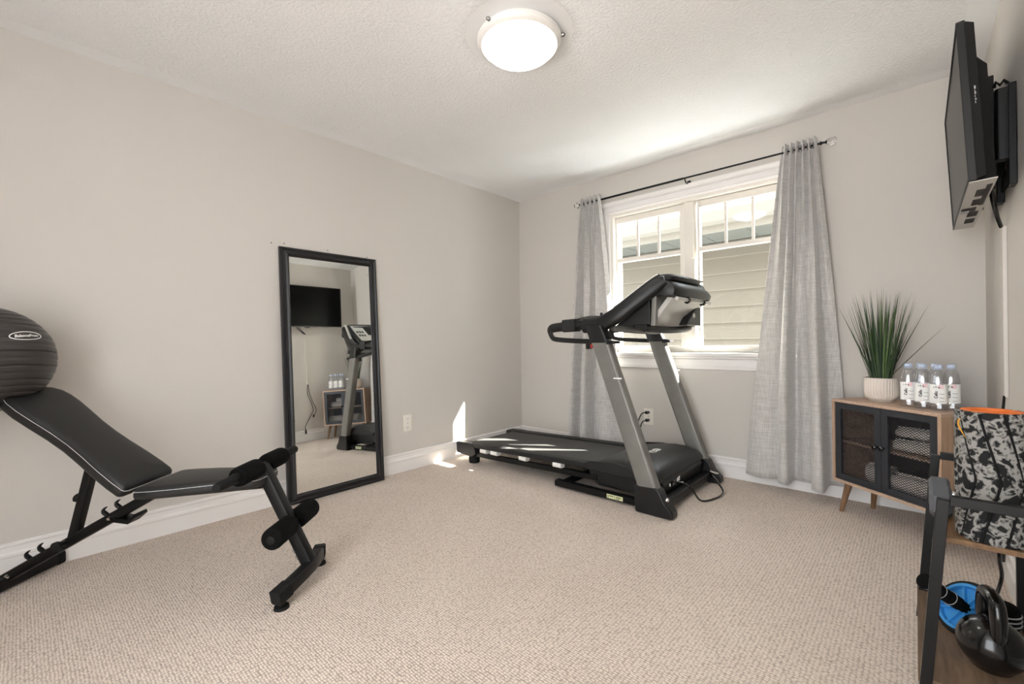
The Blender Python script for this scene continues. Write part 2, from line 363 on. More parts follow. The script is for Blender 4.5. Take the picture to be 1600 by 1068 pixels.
# ------------------------------------------------------------------ ceiling light
LX, LY = 1.65, -1.88
lt = thing('ceiling_light', 'round flush mount ceiling light with frosted glass bowl', 'ceiling light', (LX, LY, H-.115))
MB().lathe([(.0, .115), (.17, .115), (.178, .109), (.178, .088), (.165, .08), (.16, .085), (0, .085)], 48).build('base_pan', 'white_plastic', lt)
MB().loft([[(r_*math.cos(2*PI*k/56), r_*math.sin(2*PI*k/56), z_) for k in range(56)] for r_, z_ in ((.166, .066), (.176, .060), (.188, .066), (.196, .078), (.196, .092), (.186, .100), (.166, .098))], True, False, True).build('glass_rim', 'white_plastic', lt)
prof = [(.168*math.cos(R(a)), .066-.064*math.sin(R(a))) for a in range(0, 90, 8)] + [(.001, .0015)]
MB().lathe(prof, 56).build('glass_bowl', 'dome', lt)
for a in (150, 30, 270):
    p = V((math.cos(R(a)), math.sin(R(a)), 0))
    MB().lathe([(.006, -.012), (.009, -.004), (.009, .006), (.004, .012)], 12, p*.202+V((0, 0, .085)), p).build('thumb_screw', 'steel', lt)

# ------------------------------------------------------------------ curtains and rod
RZ, RY = 2.222, -.085
rod = thing('curtain_rod', 'thin dark metal curtain rod with a clear crystal knob above the window', 'curtain rod', (1.68, RY, RZ))
def rp(mb, name, m): return mb.xf(Matrix.Translation(-V((1.68, RY, RZ)))).build(name, m, rod)
rp(MB().tube([(.79, RY, RZ), (1.72, RY, RZ)], .0085, 12), 'outer_tube', 'black_metal'); rp(MB().tube([(1.70, RY, RZ), (2.575, RY, RZ)], .0065, 12), 'inner_tube', 'black_metal')
rp(MB().lathe([(.006, 0), (.011, .004), (.011, .012), (.006, .016), (.006, .03), (.012, .034), (.008, .04)], 16, (2.575, RY, RZ), (1, 0, 0)), 'finial_neck', 'black_metal')
rp(MB().lathe([(.006, 0), (.018, .006), (.026, .02), (.026, .03), (.018, .044), (.004, .05)], 10, (2.612, RY, RZ), (1, 0, 0)), 'crystal_knob', 'crystal')
rp(MB().lathe([(.006, 0), (.018, .006), (.026, .02), (.018, .044), (.004, .05)], 10, (.79, RY, RZ), (-1, 0, 0)), 'crystal_knob', 'crystal')
for x in (1.735, .84, 2.53):
    rp(MB().tube([(x, 0, RZ-.03), (x, RY+.012, RZ-.03), (x, RY, RZ-.016), (x, RY-.012, RZ-.004)], .005, 8).bx(x-.012, x+.012, -.008, 0, RZ-.06, RZ), 'bracket', 'black_metal')
def curtain(name, label, xt, ctl, N_, seed, zb, centre):
    rn = random.Random(seed); nu, nv = 200, 50; zt = RZ+.045
    hem = smooth_path([V((x, y, 0)) for x, y in ctl], 10); lens = [0]
    for a, b in zip(hem, hem[1:]): lens.append(lens[-1]+(b-a).length)
    def hem_at(u):
        d = u*lens[-1]; k = 0
        while k < len(lens)-2 and lens[k+1] < d: k += 1
        f = (d-lens[k])/max(1e-9, lens[k+1]-lens[k]); return hem[k].lerp(hem[k+1], f)
    H_ = [hem_at(i/nu) for i in range(nu+1)]; ph = [rn.uniform(0, 6) for _ in range(6)]; vs = []
    for j in range(nv+1):
        v = j/nv; z = zt+(zb-zt)*v; q = max(0, min(1, (v-.04)/.72)); s3 = q*q*(3-2*q)
        for i in range(nu+1):
            u = i/nu; k = u*N_
            xtp = xt[0]+(xt[1]-xt[0])*u+.007*math.sin(4*PI*k)*(1-s3); ytp = RY-.002+.036*math.sin(2*PI*k)
            fl = v**.9; x = xtp+(H_[i].x-xtp)*fl; y = ytp+(H_[i].y-ytp)*s3
            y += .006*math.sin(7*v+9*u+ph[0])*v*(1-.3*v)+.004*math.sin(17*v+5*u+ph[1])*v
            x += .005*math.sin(6*v+6*u+ph[2])*v
            vs.append((x, min(y, -.03), z+.006*math.sin(2*PI*3*u+ph[3])*(v > .985)))
    fs = [(j*(nu+1)+i, j*(nu+1)+i+1, (j+1)*(nu+1)+i+1, (j+1)*(nu+1)+i) for j in range(nv) for i in range(nu)]
    c = V((centre, RY, zb)); rt_ = thing(name, label, 'curtain', c, 0, 'window curtains')
    o = MB().add(vs, fs).xf(Matrix.Translation(-c)).build('drape', 'curtain', rt_, ang=180)
    so_ = o.modifiers.new('thick', 'SOLIDIFY'); so_.thickness = .0018
    for g in range(1, N_*2):
        x = xt[0]+(xt[1]-xt[0])*g/(N_*2)
        pts = [V((x, RY+.019*math.cos(a), RZ+.019*math.sin(a)))-c for a in [2*PI*q/18 for q in range(18)]]
        MB().tube(pts, .0028, 6, loop=True).build('grommet', 'steel', rt_)
    return rt_
curtain('curtain', 'grey linen-look curtain behind the treadmill handle, hanging at the corner side of the window', (.80, 1.01),
        [(.615, -.07), (.65, -.12), (.70, -.15), (.728, -.05), (.785, -.05), (.82, -.165), (.87, -.165), (.90, -.05), (.96, -.05), (.99, -.14), (1.08, -.15), (1.15, -.09), (1.20, -.07)], 5, 3, .10, .9)
curtain('curtain', 'grey linen-look curtain beside the mesh-door cabinet', (2.372, 2.56),
        [(2.135, -.10), (2.20, -.125), (2.27, -.115), (2.335, -.10), (2.345, -.20), (2.395, -.21), (2.405, -.05), (2.46, -.07), (2.52, -.10), (2.53, -.20), (2.59, -.215), (2.605, -.06), (2.66, -.04), (2.715, -.045)], 6, 11, .075, 2.44)

# ------------------------------------------------------------------ leaning mirror
MW, MHt, FB = .685, 1.635, .058
mr = thing('floor_mirror', 'tall black-framed mirror leaning against the wall', 'mirror', (.098, -2.005, 0.004))
mr.rotation_euler = (0, -R(2.7), R(.6))
prof = [(0, -.02), (0, 0), (.004, .004), (.014, .006), (.02, .001), (.034, .003), (.045, .009), (.050, .006), (.055, -.002), (FB, -.004), (FB, -.02)]
def rail(a, b, ia, ib):                  # a,b outer corners; ia,ib unit inward mitre directions
    return MB().loft([[V((h_-.002, 0, 0))+V((0, p[0], p[1]))+V((0, i[0], i[1]))*d for d, h_ in prof] for p, i in ((a, ia), (b, ib))])
y0, y1 = -MW/2, MW/2
crn = [((y0, 0), (1, 1)), ((y1, 0), (-1, 1)), ((y1, MHt), (-1, -1)), ((y0, MHt), (1, -1))]
for k in range(4):
    (a, ia), (b, ib) = crn[k], crn[(k+1) % 4]; rail(a, b, ia, ib).build('frame_rail', 'frame_black', mr, ang=20)
g = MB().bx(-.012, -.008, y0+FB-.004, y1-FB+.004, FB-.004, MHt-FB+.004).build('mirror_glass', 'mirror_glass', mr, False); g['label'] = 'clear silvered mirror glass'
MB().bx(-.0215, -.013, y0+.01, y1-.01, .01, MHt-.01).build('backing_board', 'cab_dark', mr, False)

# ------------------------------------------------------------------ weight bench
BL = V((-.74, -.6726, 0)).normalized()
bn = thing('weight_bench', 'black padded adjustable weight bench with foam leg rollers', 'weight bench', (1.083, -2.664, 0), math.atan2(BL.y, BL.x))
def pb(mb, name, m, parent=None, **k): return mb.build(name, m, parent or bn, **k)
beam = pb(MB().bar((1.275, 0, .035), (.60, 0, .405), .04, .04, rnd=.008), 'main_beam', 'black_metal')
pb(MB().bar((.63, 0, .392), (.15, 0, .432), .045, .04, rnd=.008), 'seat_frame', 'black_metal')
pb(MB().bar((.172, 0, .505), (-.03, 0, .075), .048, .05, up=(1, 0, 0), rnd=.008), 'front_post', 'black_metal')
# front foot, bowed, with end caps and round feet
def footbar(q): return V((-.03+.045*(abs(q)/.19)**1.5, q, .082-.03*(abs(q)/.19)**1.4))
def lofted(pts, w_, h_):
    rings = []
    for i, p in enumerate(pts):
        t = (pts[min(i+1, len(pts)-1)]-pts[max(i-1, 0)]).normalized(); u = V((0, 0, 1)); s_ = t.cross(u).normalized(); u = s_.cross(t)
        sec = []
        for cx, cy, a0 in ((w_/2-.008, h_/2-.008, 0), (-w_/2+.008, h_/2-.008, 90), (-w_/2+.008, -h_/2+.008, 180), (w_/2-.008, -h_/2+.008, 270)):
            for k in range(4): sec.append((cx+.008*math.cos(R(a0+30*k)), cy+.008*math.sin(R(a0+30*k))))
        rings.append([p+s_*x+u*y for x, y in sec])
    return MB().loft(rings)
ff = pb(lofted([footbar(-.17+.34*k/12) for k in range(13)], .045, .05), 'front_foot', 'black_metal')
for sg in (-1, 1):
    pb(lofted([footbar(sg*q) for q in (.14, .16, .18, .197)], .051, .056), 'end_cap', 'rubber', ff)
    c = footbar(sg*.17); pb(MB().lathe([(.012, .03), (.012, .016), (.026, .01), (.028, 0), (0, 0)], 20, (c.x, c.y, 0)), 'foot_pad', 'rubber', ff)
# top handle with foams
hp = V((.172, 0, .503))
tb = pb(MB().tube([hp+V((0, -.275, 0)), hp+V((0, .275, 0))], .0125, 14), 'handle_bar', 'steel')
def foam(c, q0, q1, r, par):
    s_ = 1 if q1 > q0 else -1
    pr = [(.012, 0), (r*.86, 0), (r*.96, .006), (r, .016), (r, abs(q1-q0)-.016), (r*.96, abs(q1-q0)-.006), (r*.86, abs(q1-q0)), (.012, abs(q1-q0))]
    pb(MB().lathe(pr, 26, c+V((0, q0, 0)), (0, s_, 0)), 'foam_roller', 'foam', par)
for sg in (-1, 1):
    foam(hp, sg*.03, sg*.168, .039, tb)
    pb(MB().lathe([(.012, 0), (.019, 0), (.021, .01), (.018, .03), (.018, .115), (.015, .122), (0, .122)], 18, hp+V((0, sg*.169, 0)), (0, sg, 0)), 'hand_grip', 'rubber', tb)
lp = V((.044, 0, .262))
lb = pb(MB().tube([lp+V((0, -.175, 0)), lp+V((0, .175, 0))], .0125, 14), 'roller_bar', 'steel')
for sg in (-1, 1):
    foam(lp, sg*.028, sg*.172, .043, lb)
    pb(MB().lathe([(0, 0), (.016, 0), (.016, .004), (.012, .006), (0, .006)], 18, lp+V((0, sg*.172, 0)), (0, sg, 0)), 'end_plug', 'rubber', lb)
pdir = (V((-.03, 0, .075))-V((.172, 0, .505))).normalized()
for d in (.075, .10, .395, .425):
    c = V((.172, .0, .505))+pdir*d+V((.03, .012, .0))
    pb(MB().lathe([(0, .009), (.006, .007), (.009, 0), (.009, -.006), (0, -.006)], 12, c, (1, 0, .4)), 'bolt', 'chrome')
# pads
def pad(name, base, dirv, nrm, outline, thick, crown=.008):
    dirv = V(dirv).normalized(); nrm = V(nrm).normalized(); base = V(base); sd_ = V((0, 1, 0))
    n = len(outline); rings = []
    half = outline+[(l, -w_) for l, w_ in reversed(outline)]
    cl_ = sum(l for l, _ in half)/len(half)
    for ins, h_ in ((.012, 0), (.003, .004), (0, .012), (0, thick*.55), (.003, thick*.78), (.010, thick*.94), (.022, thick), (.05, thick+crown*.6), (.09, thick+crown)):
        rg = []
        for l, w_ in half:
            sw = (abs(w_)-ins*min(1, abs(w_)/.06)); sl = l+(cl_-l)*ins/max(.2, abs(cl_-outline[0][0]))
            rg.append(base+dirv*sl+sd_*(sw if w_ > 0 else -sw)+nrm*h_)
        rings.append(rg)
    o = pb(MB().loft(rings), name, 'leather', ang=50)
    for hh in (thick*.66,):
        pts = [base+dirv*(l+(cl_-l)*(-.0012)/.2)+sd_*(w_*1.006)+nrm*hh for l, w_ in half]
        pb(MB().tube(pts, .0009, 5, loop=True), 'stitching', 'stitch', o)
    return o
ang = R(37.5)
bo = [(0, .11), (.004, .124), (.012, .13), (.06, .131), (.14, .126), (.22, .116), (.30, .11), (.38, .112), (.46, .121), (.53, .127), (.58, .125), (.615, .114), (.638, .09), (.65, .055), (.653, .02)]
bp_ = pad('back_pad', (.664, 0, .412), (math.cos(ang), 0, math.sin(ang)), (-math.sin(ang), 0, math.cos(ang)), bo, .058)
so2 = [(0, .118), (.004, .13), (.014, .137), (.08, .138), (.18, .128), (.28, .11), (.36, .098), (.42, .092), (.455, .086), (.468, .07), (.472, .03)]
sa = R(-3.0)
st_ = pad('seat_pad', (.61, 0, .408), (-math.cos(sa), 0, -math.sin(sa)), (-math.sin(sa)*-1, 0, math.cos(sa)), so2, .05)
# back strut with adjuster
pb(MB().bar((.875, 0, .55), (.968, 0, .205), .036, .036, up=(1, 0, 0), rnd=.007), 'back_strut', 'black_metal')
pb(MB().tube([(.985, -.05, .198), (.985, .05, .198)], .012, 12).tube([(.985, .05, .198), (.985, .062, .198)], .02, 14), 'pivot_pin', 'black_plastic')
pb(MB().lathe([(.008, 0), (.008, .02), (.016, .024), (.018, .04), (.012, .046), (0, .046)], 16, (.915, 0, .37), (1, 0, .25)), 'pop_pin', 'black_plastic')
pb(MB().prism([(.66, .40), (.585, .43), (.57, .405), (.62, .37)], 'y', -.032, -.026).prism([(.66, .40), (.585, .43), (.57, .405), (.62, .37)], 'y', .026, .032), 'seat_bracket', 'black_metal')
pb(MB().prism([(.785, .285), (.715, .275), (.68, .305), (.685, .318), (.715, .292), (.775, .30)], 'y', -.03, .03), 'fold_plate', 'black_metal')
for s0 in (.815, .76, 1.14, 1.085):
    z0 = .035+(1.275-s0)*(.37/.675)+.018; pts = []
    for k in range(9):
        a = R(-60+k*24); pts.append(V((s0+.004+.017*math.cos(a+.5), .012, z0+.02-.0+.018*math.sin(a+.5)-.0)))
    pts = [V((s0+.017*math.sin(t)*1.0, .012, z0+.004+.034*(k/8))) for k, t in ((k, PI*k/8) for k in range(9))]
    pb(MB().tube(pts, [.008, .009, .009, .008, .007, .006, .005, .0035, .002], 8), 'ladder_hook', 'black_metal')
for s0 in (1.255, 1.225, .795):
    z0 = .035+(1.275-s0)*(.37/.675); pb(MB().lathe([(0, .008), (.006, .006), (.009, 0), (.009, -.004), (0, -.004)], 12, (s0, .026, z0), (0, 1, 0)), 'bolt', 'chrome')
pb(MB().lathe([(0, .006), (.01, .005), (.012, 0), (0, 0)], 12, (.63, .05, .41), (0, 1, 0)), 'hinge_cap', 'silver_light')
rf = pb(MB().bar((1.25, -.20, .032), (1.25, .3, .032), .05, .05, rnd=.008), 'rear_foot', 'black_metal')
pb(MB().bar((1.25, -.19, .031), (1.25, -.218, .031), .056, .056, rnd=.01), 'end_cap', 'rubber', rf); pb(MB().bar((1.25, .29, .031), (1.25, .315, .031), .056, .056, rnd=.01), 'end_cap', 'rubber', rf)

# ------------------------------------------------------------------ exercise ball
BC, BR = V((.222, -3.565, .968)), .217
bl = thing('exercise_ball', 'black ribbed exercise ball resting on the bench head', 'exercise ball', BC-V((0, 0, BR)))
pr = []
n = 150
for k in range(n+1):
    th = -PI/2+PI*k/n; lat = math.degrees(th); r = BR
    if abs(lat) < 62:
        f = (lat+62) % 7.75; r -= .005*max(0, 1-min(f, 7.75-f)/1.1)
    pr.append((max(.0005, r*math.cos(th)), r*math.sin(th)))
mb = MB().lathe(pr, 72).xf(Matrix.Rotation(R(-9), 4, 'Y') @ Matrix.Rotation(R(4), 4, 'X')); mb.xf(Matrix.Translation((0, 0, BR)))
pdv, pnv = BL*math.cos(R(37.5))+V((0, 0, math.sin(R(37.5)))), -BL*math.sin(R(37.5))+V((0, 0, math.cos(R(37.5))))   # soft ball dents where the pad presses
p0 = V((1.083, -2.664, .412))+BL*.664; b0 = BC-V((0, 0, BR)); nv_ = []
for p in mb.v:
    q = V(p)+b0-p0; h_ = q.dot(pnv)-.069
    if -.075 < h_ < .002 and q.dot(pdv) < .668 and abs(q.dot(BL.cross(V((0, 0, 1))))) < .15: nv_.append(tuple(V(p)+pnv*(.002-h_)))
    else: nv_.append(p)
mb.v = nv_
mb.build('ball_skin', 'ball', bl, ang=60)
d = (Fw+R2*((42-800)/F_PX)+U2*((534-524)/F_PX)).normalized(); oc = CAM-BC; bq = oc.dot(d); cq = oc.dot(oc)-BR*BR
hit = CAM+d*(-bq-math.sqrt(max(0, bq*bq-cq))); nrm = (hit-BC).normalized()
eu = V((0, 0, 1)).cross(nrm).normalized(); ev = nrm.cross(eu)
def onball(x, y, r):
    q = nrm*BR+eu*x+ev*y; return q.normalized()*r+V((0, 0, BR))
vs, fs = text_mesh('BalanceFrom', .0165, .0005, .3)
o = MB().add([onball(v.x*1.0, v.y+v.x*.04, BR+.0012) for v in vs], fs).build('logo_text', 'print_white', bl, False)
MB().tube([onball(.058*math.cos(a), .0175*math.sin(a)+.002*math.cos(a), BR+.0008) for a in [2*PI*k/48 for k in range(48)]], .0017, 6, loop=True).build('logo_oval', 'print_white', bl)

# ------------------------------------------------------------------ treadmill
TC = V((1.0, -.595, 0))
tm = thing('treadmill', 'grey and black folding treadmill below the window', 'treadmill', TC)
def tp(mb, name, m, parent=None, **k):
    return mb.xf(Matrix.Translation(-V((1.0, 0, 0)))).build(name, m, parent or tm, **k)
def dz(x): return .158+(x-.09)*(.044/1.66)
# belt on its deck
rings = []
for k in range(25):
    x = .17+(1.46-.17)*k/24; rings.append([(x, -.268, dz(x)-.006), (x, .268, dz(x)-.006), (x, .268, dz(x)-.03), (x, -.268, dz(x)-.03)])
bt = tp(MB().loft(rings), 'running_belt', 'belt', smooth=False)
tp(MB().tube([(.17, -.268, dz(.17)-.022), (.17, .268, dz(.17)-.022)], .0165, 16), 'rear_roller', 'belt')
def seg(x0, x1, y0_, y1_, t0, t1):
    return MB().loft([[(x, y0_, dz(x)+t0), (x, y1_, dz(x)+t0), (x, y1_, dz(x)+t1), (x, y0_, dz(x)+t1)] for x in (x0, x1)])
for sg in (-1, 1):
    a, b = sorted((sg*.272, sg*.352))
    fr_ = tp(seg(.2, 1.62, a, b, -.03, .004), 'foot_rail', 'dark_plastic', bevel=.004)
    a2, b2 = sorted((sg*.285, sg*.335)); mbr = MB()
    for k in range(46):
        x = .62+k*.018; mbr.loft([[(xx, a2, dz(xx)+.0042), (xx, b2, dz(xx)+.0042), (xx, b2, dz(xx)+.0062), (xx, a2, dz(xx)+.0062)] for xx in (x, x+.009)])
    q = tp(mbr, 'grip_ridges', 'grip_rail', fr_, smooth=False); q['kind'] = 'stuff'
    tp(seg(.3, 1.45, *sorted((sg*.30, sg*.335)), -.105, -.068), 'frame_rail', 'black_metal', bevel=.003)
    # rear end cap
    poly = [(.075, dz(.09)-.008), (.085, dz(.09)+.004), (.25, dz(.25)+.006), (.30, dz(.3)-.028), (.315, .085), (.27, .055), (.08, .068)]
    tp(MB().prism(poly, 'y', *sorted((sg*.27, sg*.358))), 'rear_cap', 'dark_plastic', bevel=.006)
    tp(MB().lathe([(.04, 0), (.046, .008), (.046, .045), (.04, .058)], 20, (.25, sg*.31, 0)), 'rear_foot', 'rubber')
    for x in (.40, .52, .82, 1.14):
        tp(MB().bar((x-.035, sg*.33, dz(x)-.045), (x+.035, sg*.33, dz(x)-.045), .05, .034, rnd=.010), 'deck_cushion', 'white_plastic')
    bs = tp(MB().bx(1.15, 1.84, *sorted((sg*.345, sg*.395)), .012, .052), 'base_beam', 'black_metal', bevel=.004)
    if sg < 0:
        tp(MB().bx(1.56, 1.67, -.397, -.395, .02, .046), 'warning_sticker', 'sticker', bs, smooth=False)
        tp(MB().bx(1.567, 1.572, -.3978, -.397, .024, .042).bx(1.578, 1.608, -.3978, -.397, .034, .040).bx(1.615, 1.618, -.3978, -.397, .022, .044).bx(1.625, 1.66, -.3978, -.397, .034, .040).bx(1.625, 1.65, -.3978, -.397, .024, .029), 'sticker_print', 'sticker_dark', bs, smooth=False)
    ft = [(1.775, .0), (1.80, -.0), (1.98, 0), (2.005, .008), (2.0, .045), (1.955, .09), (1.925, .15), (1.90, .165), (1.765, .158)]
    tp(MB().prism(ft, 'y', *sorted((sg*.372, sg*.448))), 'upright_foot', 'black_plastic', bevel=.012, seg=3)
    # upright: rounded section, leaning back
    def sec(x, z, a_, b_, y):
        out = []
        for cx, cy, a0 in ((a_-.02, b_-.02, 0), (-a_+.02, b_-.02, 90), (-a_+.02, -b_+.02, 180), (a_-.02, -b_+.02, 270)):
            for k in range(5): out.append((x+cx+.02*math.cos(R(a0+22.5*k)), y+cy+.02*math.sin(R(a0+22.5*k)), z))
        return out
    tp(MB().loft([sec(1.852-.315*t, .145+.88*t, .064-.002*t, .034, sg*.41) for t in (0, .5, 1)]), 'upright', 'silver')
    tp(MB().bx(1.645, 1.70, *sorted((sg*.4435, sg*.4445)), .775, .783), 'height_mark', 'print_white', smooth=False)
    # bracket cap at top of upright
    tp(MB().loft([sec(1.548-.045*t, .995+.11*t, .068-.004*t, .038, sg*.41) for t in (0, .12, .5, 1)]).prism([(1.60, .985), (1.66, .99), (1.655, 1.005), (1.58, 1.02)], 'y', *sorted((sg*.375, sg*.446))), 'upright_cap', 'black_plastic')
    # handle loop
    hpts = smooth_path([(1.52, sg*.41, 1.115), (1.36, sg*.412, 1.11), (1.22, sg*.414, 1.102), (1.165, sg*.415, 1.095), (1.148, sg*.415, 1.075), (1.162, sg*.415, 1.038), (1.20, sg*.415, 1.020), (1.36, sg*.414, 1.008), (1.58, sg*.412, .999)], 6)
    rad = []
    for q in range(len(hpts)):
        f = q/(len(hpts)-1); rad.append(.031 if f < .36 else max(.0165, .031-.018*(f-.36)/.25))
    tp(MB().tube(hpts, rad, 14, up=(0, 1, 0)), 'handle', 'black_plastic')
    tp(MB().bar((1.27, sg*.412, 1.108), (1.37, sg*.412, 1.112), .072, .082, rnd=.012), 'grip_collar', 'dark_plastic')
    # arm from bracket up to console
    arm = smooth_path([(1.42, sg*.405, 1.108), (1.53, sg*.402, 1.112), (1.64, sg*.395, 1.16), (1.76, sg*.36, 1.25), (1.86, sg*.325, 1.325), (1.925, sg*.30, 1.36)], 5)
    rings = []
    for i, p in enumerate(arm):
        t = (arm[min(i+1, len(arm)-1)]-arm[max(i-1, 0)]).normalized(); s_ = V((0, 1, 0)); u = s_.cross(t).normalized()
        h_ = .05 if i < len(arm)-6 else .05-.004*(i-len(arm)+6)
        rings.append([p+s_*(.036*math.cos(2*PI*q/16))*(1.0)+u*(h_*math.copysign(abs(math.sin(2*PI*q/16))**.6, math.sin(2*PI*q/16))) for q in range(16)])
    tp(MB().loft(rings), 'console_arm', 'black_plastic')
    tp(MB().loft([[(p.x-.01, p.y+sg*0-.012, p.z+.051), (p.x-.01, p.y+.012, p.z+.051), (p.x-.01, p.y+.012, p.z+.057), (p.x-.01, p.y-.012, p.z+.057)] for p in arm[10:-3]]), 'arm_trim', 'silver_light')
    tp(MB().prism([(1.60, 1.10), (1.83, 1.10), (1.83, 1.27), (1.68, 1.17)], 'y', *sorted((sg*.30, sg*.325))), 'side_plate', 'dark_plastic', bevel=.006)
    tp(MB().bar((1.845, sg*.305, 1.095), (1.855, sg*.305, 1.275), .03, .035, rnd=.006), 'side_post', 'silver')
# cross members
tp(MB().bar((1.915, -.38, .055), (1.915, .38, .055), .06, .05, rnd=.008), 'cross_beam', 'black_metal')
tp(MB().bar((1.20, -.37, .03), (1.20, .37, .03), .05, .03, rnd=.006), 'cross_beam', 'black_metal')
# motor hood
def hoodsec(y):
    k = 1-.10*max(0, (abs(y)-.27)/.08)**2
    P = [(1.40, dz(1.4)+.0), (1.44, dz(1.44)+.02*k), (1.52, .232*k+.0), (1.62, .252*k), (1.72, .262*k), (1.80, .258*k), (1.855, .240*k), (1.885, .210*k), (1.892, .185), (1.89, .165), (1.40, .16)]
    return [(x, y, z) for x, z in P]
hd = tp(MB().loft([hoodsec(y) for y in (-.352, -.34, -.31, -.27, 0, .27, .31, .34, .352)]), 'motor_hood', 'black_plastic', ang=30)
tp(MB().prism([(1.38, .165), (1.885, .165), (1.90, .15), (1.88, .06), (1.46, .06), (1.40, .10)], 'y', -.325, .325), 'motor_pan', 'black_plastic', bevel=.006)
for sg in (-1, 1):
    tp(MB().prism([(1.36, dz(1.36)+.004), (1.42, dz(1.42)+.026), (1.60, .238), (1.70, .23), (1.86, .165), (1.36, .165)], 'y', *sorted((sg*.353, sg*.366))), 'hood_side', 'dark_plastic', bevel=.004)
# hood emblem: two linked rings and a dot
def hoodz(x): return .2555+.0*(x)
em = MB()
for cx, cy in ((1.70, -.028), (1.70, .024)):
    em.tube([(cx+.022*math.cos(a), cy+.03*math.sin(a), .2625-.0015*abs(math.cos(a))) for a in [2*PI*k/28 for k in range(28)]], .0035, 6, loop=True)
em.tube([(1.68, -.055, .2615), (1.705, .0, .2635), (1.72, .052, .2625)], .0035, 6)
tp(em, 'hood_emblem', 'print_white', hd)
# front panel details, cord
tp(MB().bx(1.895, 1.90, -.20, -.14, .115, .145), 'power_inlet', 'gloss_black', smooth=False)
tp(MB().bx(1.897, 1.902, -.235, -.225, .12, .135).bx(1.897, 1.902, -.12, -.108, .12, .145).bx(1.897, 1.902, -.10, -.085, .125, .15), 'inlet_sticker', 'print_white', smooth=False)
tp(MB().tube(smooth_path([(1.90, -.17, .13), (1.95, -.16, .135), (1.985, -.12, .10), (2.02, -.06, .015), (2.07, .06, .008), (2.08, .17, .02), (2.03, .24, .05), (1.97, .30, .075), (1.93, .36, .07)], 8), .006, 8), 'power_cord', 'gloss_black')
tp(MB().tube([(1.935, .365, .085), (1.965, .375, .075), (1.985, .385, .07)], .008, 8), 'latch_pin', 'chrome')
tp(MB().lathe([(0, .012), (.008, .010), (.013, .002), (.013, -.004), (0, -.004)], 14, (1.955, -.41, .098), (.6, 0, .8)), 'foot_bolt', 'chrome')
# console shell lofted across
def consec(y, k, top):
    c = (1.85, 1.29)
    P = [(1.60, 1.165), (1.68, 1.235), (1.78, 1.315), (1.84, 1.36), (1.885, 1.375), (1.94, 1.362), (1.975, 1.335), (1.99, 1.30), (1.982, 1.268), (1.955, 1.255), (1.91, 1.275), (1.87, 1.262), (1.77, 1.19), (1.66, 1.125)]
    return [(c[0]+(x-c[0])*k, y, c[1]+(z-c[1])*k-top*max(0, z-1.3)) for x, z in P]
cs = tp(MB().loft([consec(*q) for q in ((-.325, .72, .1), (-.315, .9, 0), (-.28, 1.0, 0), (-.15, 1.02, 0), (0, 1.03, 0), (.15, 1.02, 0), (.25, 1.0, .2), (.30, .92, .45), (.325, .75, .6))]), 'console_shell', 'black_plastic', ang=40)
def crown(y, k):
    c = (1.84, 1.36)
    P = [(1.74, 1.29), (1.82, 1.372), (1.875, 1.408), (1.93, 1.405), (1.965, 1.385), (1.955, 1.365), (1.90, 1.355), (1.80, 1.29)]
    return [(c[0]+(x-c[0])*k, y, c[1]+(z-c[1])*k) for x, z in P]
tp(MB().loft([crown(*q) for q in ((-.30, .55), (-.293, .72), (-.275, .88), (-.24, .98), (0, 1.05), (.10, 1.02), (.17, .92), (.22, .76), (.25, .55), (.262, .35))]), 'console_crown', 'dark_plastic', cs, ang=40)
# user side fascia (light) with display and keys
def fz(x): return 1.165+(x-1.60)*(.185/.225)+.006
def fplate(x0, x1, y0_, y1_, t0, t1):
    nx, nz = -.66, .75
    return MB().loft([[(x+nx*t, y_, fz(x)+nz*t) for x, t in ((x0, t0), (x1, t0), (x1, t1), (x0, t1))] for y_ in (y0_, y1_)])
fp = tp(fplate(1.615, 1.85, -.28, .28, .0, .014), 'console_fascia', 'silver_light', bevel=.004)
tp(fplate(1.70, 1.83, -.14, .14, .014, .016), 'display', 'screen', fp, smooth=False)
for k in range(6): tp(fplate(1.68, 1.705, -.26+.02*(k % 3)*1.6, -.244+.02*(k % 3)*1.6, .014, .018).xf(Matrix.Translation((.05*(k//3), 0, .044*(k//3)))), 'console_key', 'dark_plastic', fp, smooth=False)
for k in range(6): tp(fplate(1.68, 1.705, .18+.02*(k % 3)*1.6, .196+.02*(k % 3)*1.6, .014, .018).xf(Matrix.Translation((.05*(k//3), 0, .044*(k//3)))), 'console_key', 'dark_plastic', fp, smooth=False)
# hood back accents, back plate, tablet bar, box with round knob
for y_ in (-.06, .05, .12):
    tp(MB().loft([[(1.905, y_, 1.4135), (1.905, y_+.03, 1.4135), (1.972, y_+.06, 1.392), (1.972, y_+.03, 1.392)], [(1.905, y_, 1.405), (1.905, y_+.03, 1.405), (1.96, y_+.06, 1.38), (1.96, y_+.03, 1.38)]]), 'hood_accent', 'silver', cs, smooth=False)
tbp = tp(MB().tube([(1.975, -.28, 1.25), (1.975, .28, 1.25)], .0125, 12), 'tablet_bar', 'silver_light')
for y_ in (-.12, .14):
    tp(MB().tube([V((1.975, y_, 1.25))+V((.018*math.cos(a), 0, .018*math.sin(a))) for a in [R(-140+20*k) for k in range(15)]], .0055, 8), 'bar_clip', 'gloss_black', tbp)
tp(MB().tube([(1.992, -.14, 1.262), (1.992, .15, 1.262)], .004, 8), 'clip_wire', 'gloss_black', tbp)
bkp = tp(MB().loft([[(1.955, y_, 1.258), (1.92, y_, 1.263), (1.79, y_, 1.10), (1.82, y_, 1.09)] for y_ in (-.285, .26)]), 'back_plate', 'silver_light', smooth=False, bevel=.004)
mk = MB()
